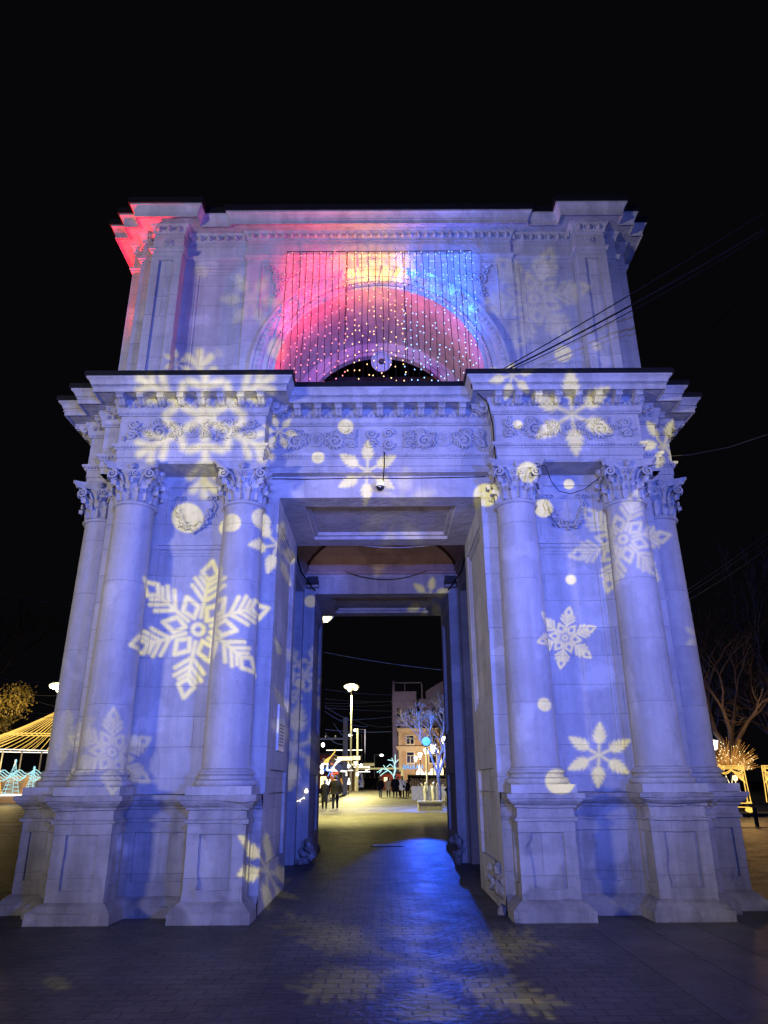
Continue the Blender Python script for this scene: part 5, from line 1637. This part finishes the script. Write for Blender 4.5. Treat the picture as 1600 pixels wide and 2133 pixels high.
for k in range(8):
    a0, a1 = k / 8, (k + 1) / 8
    f_ = lambda a: (.9 * math.cos(a * PI * .5), .75 * math.sin(a * PI * .5) - .3)
    (y0, z0), (y1, z1) = f_(a0), f_(a1)
    mb.quad((-1.9, -y0, z0), (2.6, -y0, z0 - .1), (2.6, -y1, z1 - .1), (-1.9, -y1, z1)); mb.quad((-1.9, -y0 + .02, z0 - .03), (-1.9, -y1 + .02, z1 - .03), (2.6, -y1 + .02, z1 - .13), (2.6, -y0 + .02, z0 - .13))
mb.build("canvas", M['black_cloth'], t)
mb = MB()
for x in (-1.85, 2.55): mb.tube([(x, -.85, -.35), (x, -.85, -2.2)], .04, 6)
mb.build("post", M['dark_metal'], t)


# ------------------------------------------------------------------ trees
def bare_tree(label, x, y, h, seed, mat='bark', spread=.55, depth=6, name="bare_tree", group=None, twig=.012, lit=None, trunk_h=.28, leaves=None, nl=0):
    rnd = random.Random(seed)
    t = thing(name, label, "tree", (x, y, gz(y)), 0, group)
    tr = MB(); cr = MB(); lf = MB()
    r0 = h * .022
    tips = []

    def grow(p, d, l, r, lev):
        mid = p + d * l * .5 + Vector((rnd.gauss(0, .05), rnd.gauss(0, .05), 0)) * l
        e = p + d * l
        (tr if lev < 1 else cr).tube([p, mid, e], [r, r * .85, r * .7], 6 if lev < 2 else (4 if lev < 4 else 3), False)
        if lev >= depth: tips.append(e); return
        for k in range(rnd.choice((2, 3, 3)) if lev else 4):
            ax = Vector((rnd.gauss(0, 1), rnd.gauss(0, 1), rnd.gauss(0, .5))).normalized()
            nd = (d + ax * spread * rnd.uniform(.6, 1.35) + Vector((0, 0, .12))).normalized()
            grow(e if k else e, nd, l * rnd.uniform(.62, .86), max(r * rnd.uniform(.5, .68), twig), lev + 1)
        if lev >= depth - 2: tips.append(e)
    grow(Vector((0, 0, -.1)), Vector((rnd.gauss(0, .04), rnd.gauss(0, .04), 1)).normalized(), h * trunk_h, r0, 0)
    tr.build("trunk", M[mat], t, True); cr.build("crown", M[lit or mat], t, False)
    if leaves:
        for k in range(nl):
            p = rnd.choice(tips) + Vector((rnd.gauss(0, .5), rnd.gauss(0, .5), rnd.gauss(0, .5)))
            a = Vector((rnd.gauss(0, 1), rnd.gauss(0, 1), rnd.gauss(0, 1))).normalized(); b = a.orthogonal().normalized(); s_ = rnd.uniform(.08, .2)
            lf.quad(p - a * s_, p + b * s_ * .6, p + a * s_, p - b * s_ * .6)
        lf.build("foliage", M[leaves], t)
    return t


bare_tree("bare tree with a tall straight trunk right of the arch", 18.5, 30, 10.5, 4, spread=.6)
bare_tree("dark bare tree at the right edge, tallest of the park trees", 25.5, 38, 18, 9, spread=.5)
bare_tree("bare tree close behind the right corner of the arch", 19.8, 36, 11.0, 12, spread=.65)
bare_tree("low bare tree between the tall ones at the right edge", 22.5, 31, 8.5, 21, spread=.75)
bare_tree("bare tree behind the yellow tree at the left edge", -50.0, 76, 23, 31, spread=.5)
bare_tree("yellow leaved tree behind the light tent on the left", -41.5, 70, 10.6, 41, spread=.6, name="leafy_tree", leaves='leaf_gold', nl=11000)
bare_tree("yellow leaved tree at the left edge", -49.0, 71, 12.5, 43, spread=.6, name="leafy_tree", leaves='leaf_gold', nl=12000)
bare_tree("bare tree washed blue by the projector lamp", 3.3, 36.0, 6.4, 51, spread=.62, depth=7, twig=.008)
bare_tree("bare tree in front of the peach house", 5.6, 62, 8.0, 55, spread=.55)
t = thing("lit_tree", "small tree wrapped in icy blue lights down the street", "tree", (1.45, 80, gz(80)))
mb = MB()
for br in ([(0, 0, 0), (-.05, 0, 1.0), (-.3, 0, 1.7), (-.1, 0, 2.4), (-.2, 0, 3.1)], ):
    mb.tube(br, [.16, .15, .13, .1, .07], 6)
mb.build("trunk", M['led_cyan'], t)
mb = MB()
for br in ([(-.3, 0, 1.7), (-.9, 0, 2.3), (-1.6, 0, 2.5), (-2.3, 0, 2.1)], [(-.9, 0, 2.3), (-1.4, .1, 2.1), (-1.9, 0, 1.7)], [(-1.6, 0, 2.5), (-2.0, 0, 2.0)], [(-.2, 0, 2.6), (-.7, 0, 3.0), (-1.1, 0, 2.7)],
           [(-.2, 0, 3.1), (.3, 0, 3.5)], [(-.2, 0, 3.1), (-.5, 0, 3.7)], [(-.1, 0, 3.0), (-.1, 0, 4.1)], [(-.3, 0, 3.4), (-1.0, 0, 3.5)], [(-.5, 0, 2.0), (-1.3, 0, 2.6), (-1.5, 0, 2.9)]):
    mb.tube(br, .05, 5)
mb.build("crown", M['led_cyan'], t)
# bush of light rods on the right
t = thing("light_bush", "bush of golden light rods behind the light frames on the right", "light decoration", (16.9, 27, 2.1))
mb = MB(); m3 = MB()
for k in range(240):
    a = random.uniform(.02, PI - .02); l = random.uniform(.7, 1.6); b = random.uniform(-.5, .5)
    d = Vector((math.cos(a), b, math.sin(a) * .75)).normalized()
    s0 = random.uniform(.2, .6)
    mb.tube([d * s0, d * l], .007, 3)
    if k % 2: m3.blob(d * l * random.uniform(.5, 1), .026, .026, .026, 5, 3)
mb.build("rods", M['led_orange'], t); tag(m3.build("sparks", M['led_warm'], t), kind='stuff')

# light frames on posts
def light_frame(label, x, y, z0, w_, h_, full):
    t = thing("illuminated_stage", label, "light decoration", (x, y, z0), 0, "stage shaped light frames on the right")
    mb = MB(); r = .017
    for dz in (0, -.06, -.12): led(mb, [(-w_, 0, h_ + dz), (0, 0, h_ + dz)], r)
    for k in range(3):
        x0 = -w_ + k * w_ / 3
        for dz in (0, .06): led(mb, [(x0 + w_ / 3 * i / 8, 0, h_ - .13 - dz - .15 * math.sin(PI * i / 8)) for i in range(9)], r)
    for dx in (0, -.14): led(mb, [(dx, 0, h_), (dx * .8 + .02, 0, h_ * .5), (dx + .06, 0, 0)], r * 1.2)
    for dx in (0, .14): led(mb, [(-w_ + dx, 0, h_), (-w_ + dx * .8 - .02, 0, h_ * .5), (-w_ + dx - .06, 0, 0)], r * 1.2)
    for k in range(7): led(mb, [(-w_ + .05 + k * .085, 0, h_ - .3 + .02 * k), (-w_ + .08 + k * .02, 0, h_ * .62), (-w_ + .03, 0, h_ * .52)], r * .7)
    led(mb, [(-.14, 0, 0.02), (.08, 0, 0)], r * 1.3)
    for k in range(7): led(mb, [(-.05 - k * .085, 0, h_ - .3 + .02 * k), (-.08 - k * .02, 0, h_ * .62), (-.03, 0, h_ * .52)], r * .7)
    mb.build("frame", M['led_gold'], t)
    mb = MB()
    if full:
        for k in range(3):                                  # little fir outlines
            cx = -1.15 + k * .3; zb = h_ * .42
            led(mb, [(cx - .13, 0, zb), (cx - .05, 0, zb + .16), (cx - .09, 0, zb + .17), (cx, 0, zb + .48), (cx + .09, 0, zb + .17), (cx + .05, 0, zb + .16), (cx + .13, 0, zb)], r)
        for k in range(5): led(mb, [(-.62 + .22 * math.cos(i / 10 * 2 * PI) * (1 - k * .18), 0, h_ * .24 + .16 * math.sin(i / 10 * 2 * PI) * (1 - k * .18)) for i in range(11)], r)
        led(mb, [(-.95, 0, h_ * .15), (-.35, 0, h_ * .13), (-.2, 0, h_ * .2), (-.5, 0, h_ * .45)], r * 1.4)
        for k in range(4): led(mb, [(-.45 + .1 * math.cos(i / 8 * 2 * PI) * (1 - k * .2), 0, h_ * .66 + .12 * math.sin(i / 8 * 2 * PI) * (1 - k * .2)) for i in range(9)], r)
        mb.build("picture_outline", M['led_warm'], t)
        mb = MB(); led(mb, [(-1.0, 0, -.03), (.1, 0, -.03)], .02); led(mb, [(-1.1, -.1, -.16), (-.1, -.1, -.2)], .02)
        for k in range(6): led(mb, [(-.1 + .2 * math.cos(i / 8 * 2 * PI) * (1 - k * .16), -.1, -.3 + .1 * math.sin(i / 8 * 2 * PI) * (1 - k * .16)) for i in range(9)], .014)
        mb.build("floor_lights", M['led_gold'], t)
    mb = MB()
    for k in range(5): led(mb, [(-.1 - k * .09, .03, h_ - .3), (-.06 - k * .03, .03, h_ * .6)], .012)
    mb.build("red_drape", M['led_red'], t)
    mb = MB()
    for dx in (-.9, -.1): mb.box(dx - .04, dx + .04, .05, .12, -z0 - .05, h_ * .3)
    mb.build("post", M['bark'], t)
    return t


light_frame("golden stage shaped light frame with fir trees, beside the arch", 16.15, 24, .72, 1.75, 1.52, True)
light_frame("second golden light frame cut by the right edge", 18.72, 24, .72, 1.75, 1.52, False)
t = thing("park_lamp", "white tulip lamp right of the arch above the light frame", "street lamp", (17.65, 30, gz(30)))
mb = MB(); mb.tube([(0, 0, 0), (0, 0, 2.95)], .05, 7); mb.build("post", M['dark_metal'], t)
mb = MB(); mb.lathe([(.08, 3.0), (.14, 3.1), (.2, 3.4), (.22, 3.45), (0, 3.5)], n=12); mb.build("lamp_shade", M['lamp_white'], t, True)
t = thing("timber_rail", "low brown timber rail on posts right of the arch", "fence", (14.5, 19, gz(19)))
mb = MB(); mb.box(-1.5, 4, -.05, .05, .30, .42); mb.build("rail", M['bark'], t)
for x in (-.6, .9, 2.4):
    mb = MB(); mb.box(x - .05, x + .05, -.06, .06, -.05, .62); mb.build("post", M['bark'], t)

# golden light tent on the left
t = thing("light_tent", "tent of golden light strings on poles left of the arch", "light decoration", (-25.0, 48, gz(48)))
apex = Vector((.3, 0, 7.2)); n = 46
ringp = []
for k in range(n):
    a = 2 * PI * k / n
    ringp.append(Vector((-2.6 + 3.6 * math.cos(a) - (2.2 if math.cos(a) < 0 else 0) * abs(math.cos(a)), 2.8 * math.sin(a), 3.72 + .10 * math.cos(a) * -1)))
for k in range(n):
    p = ringp[k]; pts = []
    for i in range(9):
        q = i / 8; v = apex.lerp(p, q); v.z -= .38 * math.sin(PI * q); pts.append(v)
    mb = MB(); mb.tube(pts, .017, 4)
    for v in pts[1:]: mb.blob(v, .032, .032, .032, 5, 3)
    mb.build("light_string", M['led_gold'], t)
mb = MB(); mb.tube(ringp + [ringp[0]], .03, 5, False); mb.build("rim", M['led_white'], t)
r2 = [apex.lerp(p, .55) - Vector((0, 0, .36)) for p in ringp]
mb = MB(); mb.tube(r2 + [r2[0]], .04, 5, False); mb.build("middle_ring", M['led_gold'], t)
for x, y in ((-3.9, -1.0), (-3.5, 1.2), (-2.4, 2.2), (.3, 0)):
    mb = MB(); mb.tube([(x, y, 0), (x, y, 3.75 if x < 0 else 7.1)], .06, 6); mb.build("pole", M['pole'], t)


def cone_light(label, x, y, z0, h, r, mat, group):
    t = thing("light_cone", label, "light decoration", (x, y, z0), 0, group)
    mb = MB()
    for k in range(7):
        a = 2 * PI * k / 7; mb.tube([(0, 0, h), (r * math.cos(a), r * math.sin(a), 0)], .014, 4)
    mb.tube([(r * (1 - i / 90) * math.cos(i * .62), r * (1 - i / 90) * math.sin(i * .62), h * i / 90) for i in range(91)], .013, 4)
    mb.blob((0, 0, h), .09, .09, .14, 6, 4)
    mb.build("outline", M[mat], t)


cone_light("tall icy white light cone at the left edge", -27.3, 46, .95, 2.35, .62, 'led_cyan', "light cones left of the arch")
cone_light("smaller icy white light cone nearer the arch", -25.75, 45.8, .95, 1.85, .50, 'led_cyan', "light cones left of the arch")
cone_light("orange light cone between the two icy ones", -26.45, 46.4, 1.0, 1.25, .36, 'led_orange', "light cones left of the arch")
cone_light("golden light cone beside the arch pedestal", -25.0, 46.6, 1.25, 1.05, .30, 'led_gold', "light cones left of the arch")
cone_light("golden light cone cut by the left edge", -28.5, 46.2, .95, 1.6, .45, 'led_gold', "light cones left of the arch")
t = thing("light_garland", "icy blue and white light garland swagged behind the light cones", "light decoration", (-26.5, 47, 2.55))
mb = MB()
for k in range(5): mb.tube([(-2.4 + 4.2 * i / 20, .1 * k, -.12 * k + .16 * math.sin(i * 1.1 + k)) for i in range(21)], .03, 4)
mb.build("strand", M['led_cyan'], t)
t = thing("fair_stall", "orange lit stall wall behind the light cones on the left", "stall", (-26.8, 48.2, gz(48)))
mb = MB(); mb.box(-3, 2.4, 0, 2, 0, 2.1); mb.build("wall", M['peach'], t)
mb = MB(); mb.box(-3.2, 2.6, -.4, 2.2, 2.1, 2.2); mb.build("roof", M['dark_metal'], t)
mb = MB(); mb.box(-3, 2.4, -.06, -.02, .5, .62); mb.build("light_strip", M['led_white'], t)
t = thing("snow_star_light", "white blob shaped light right of the light cones", "light decoration", (-24.35, 46, 2.55))
mb = MB(); mb.blob((0, 0, 0), .12, .12, .3, 8, 6); mb.blob((-.1, 0, -.35), .14, .1, .12, 8, 6); mb.blob((-.25, 0, -.95), .2, .1, .2, 8, 6); mb.build("globe", M['led_white'], t, True)
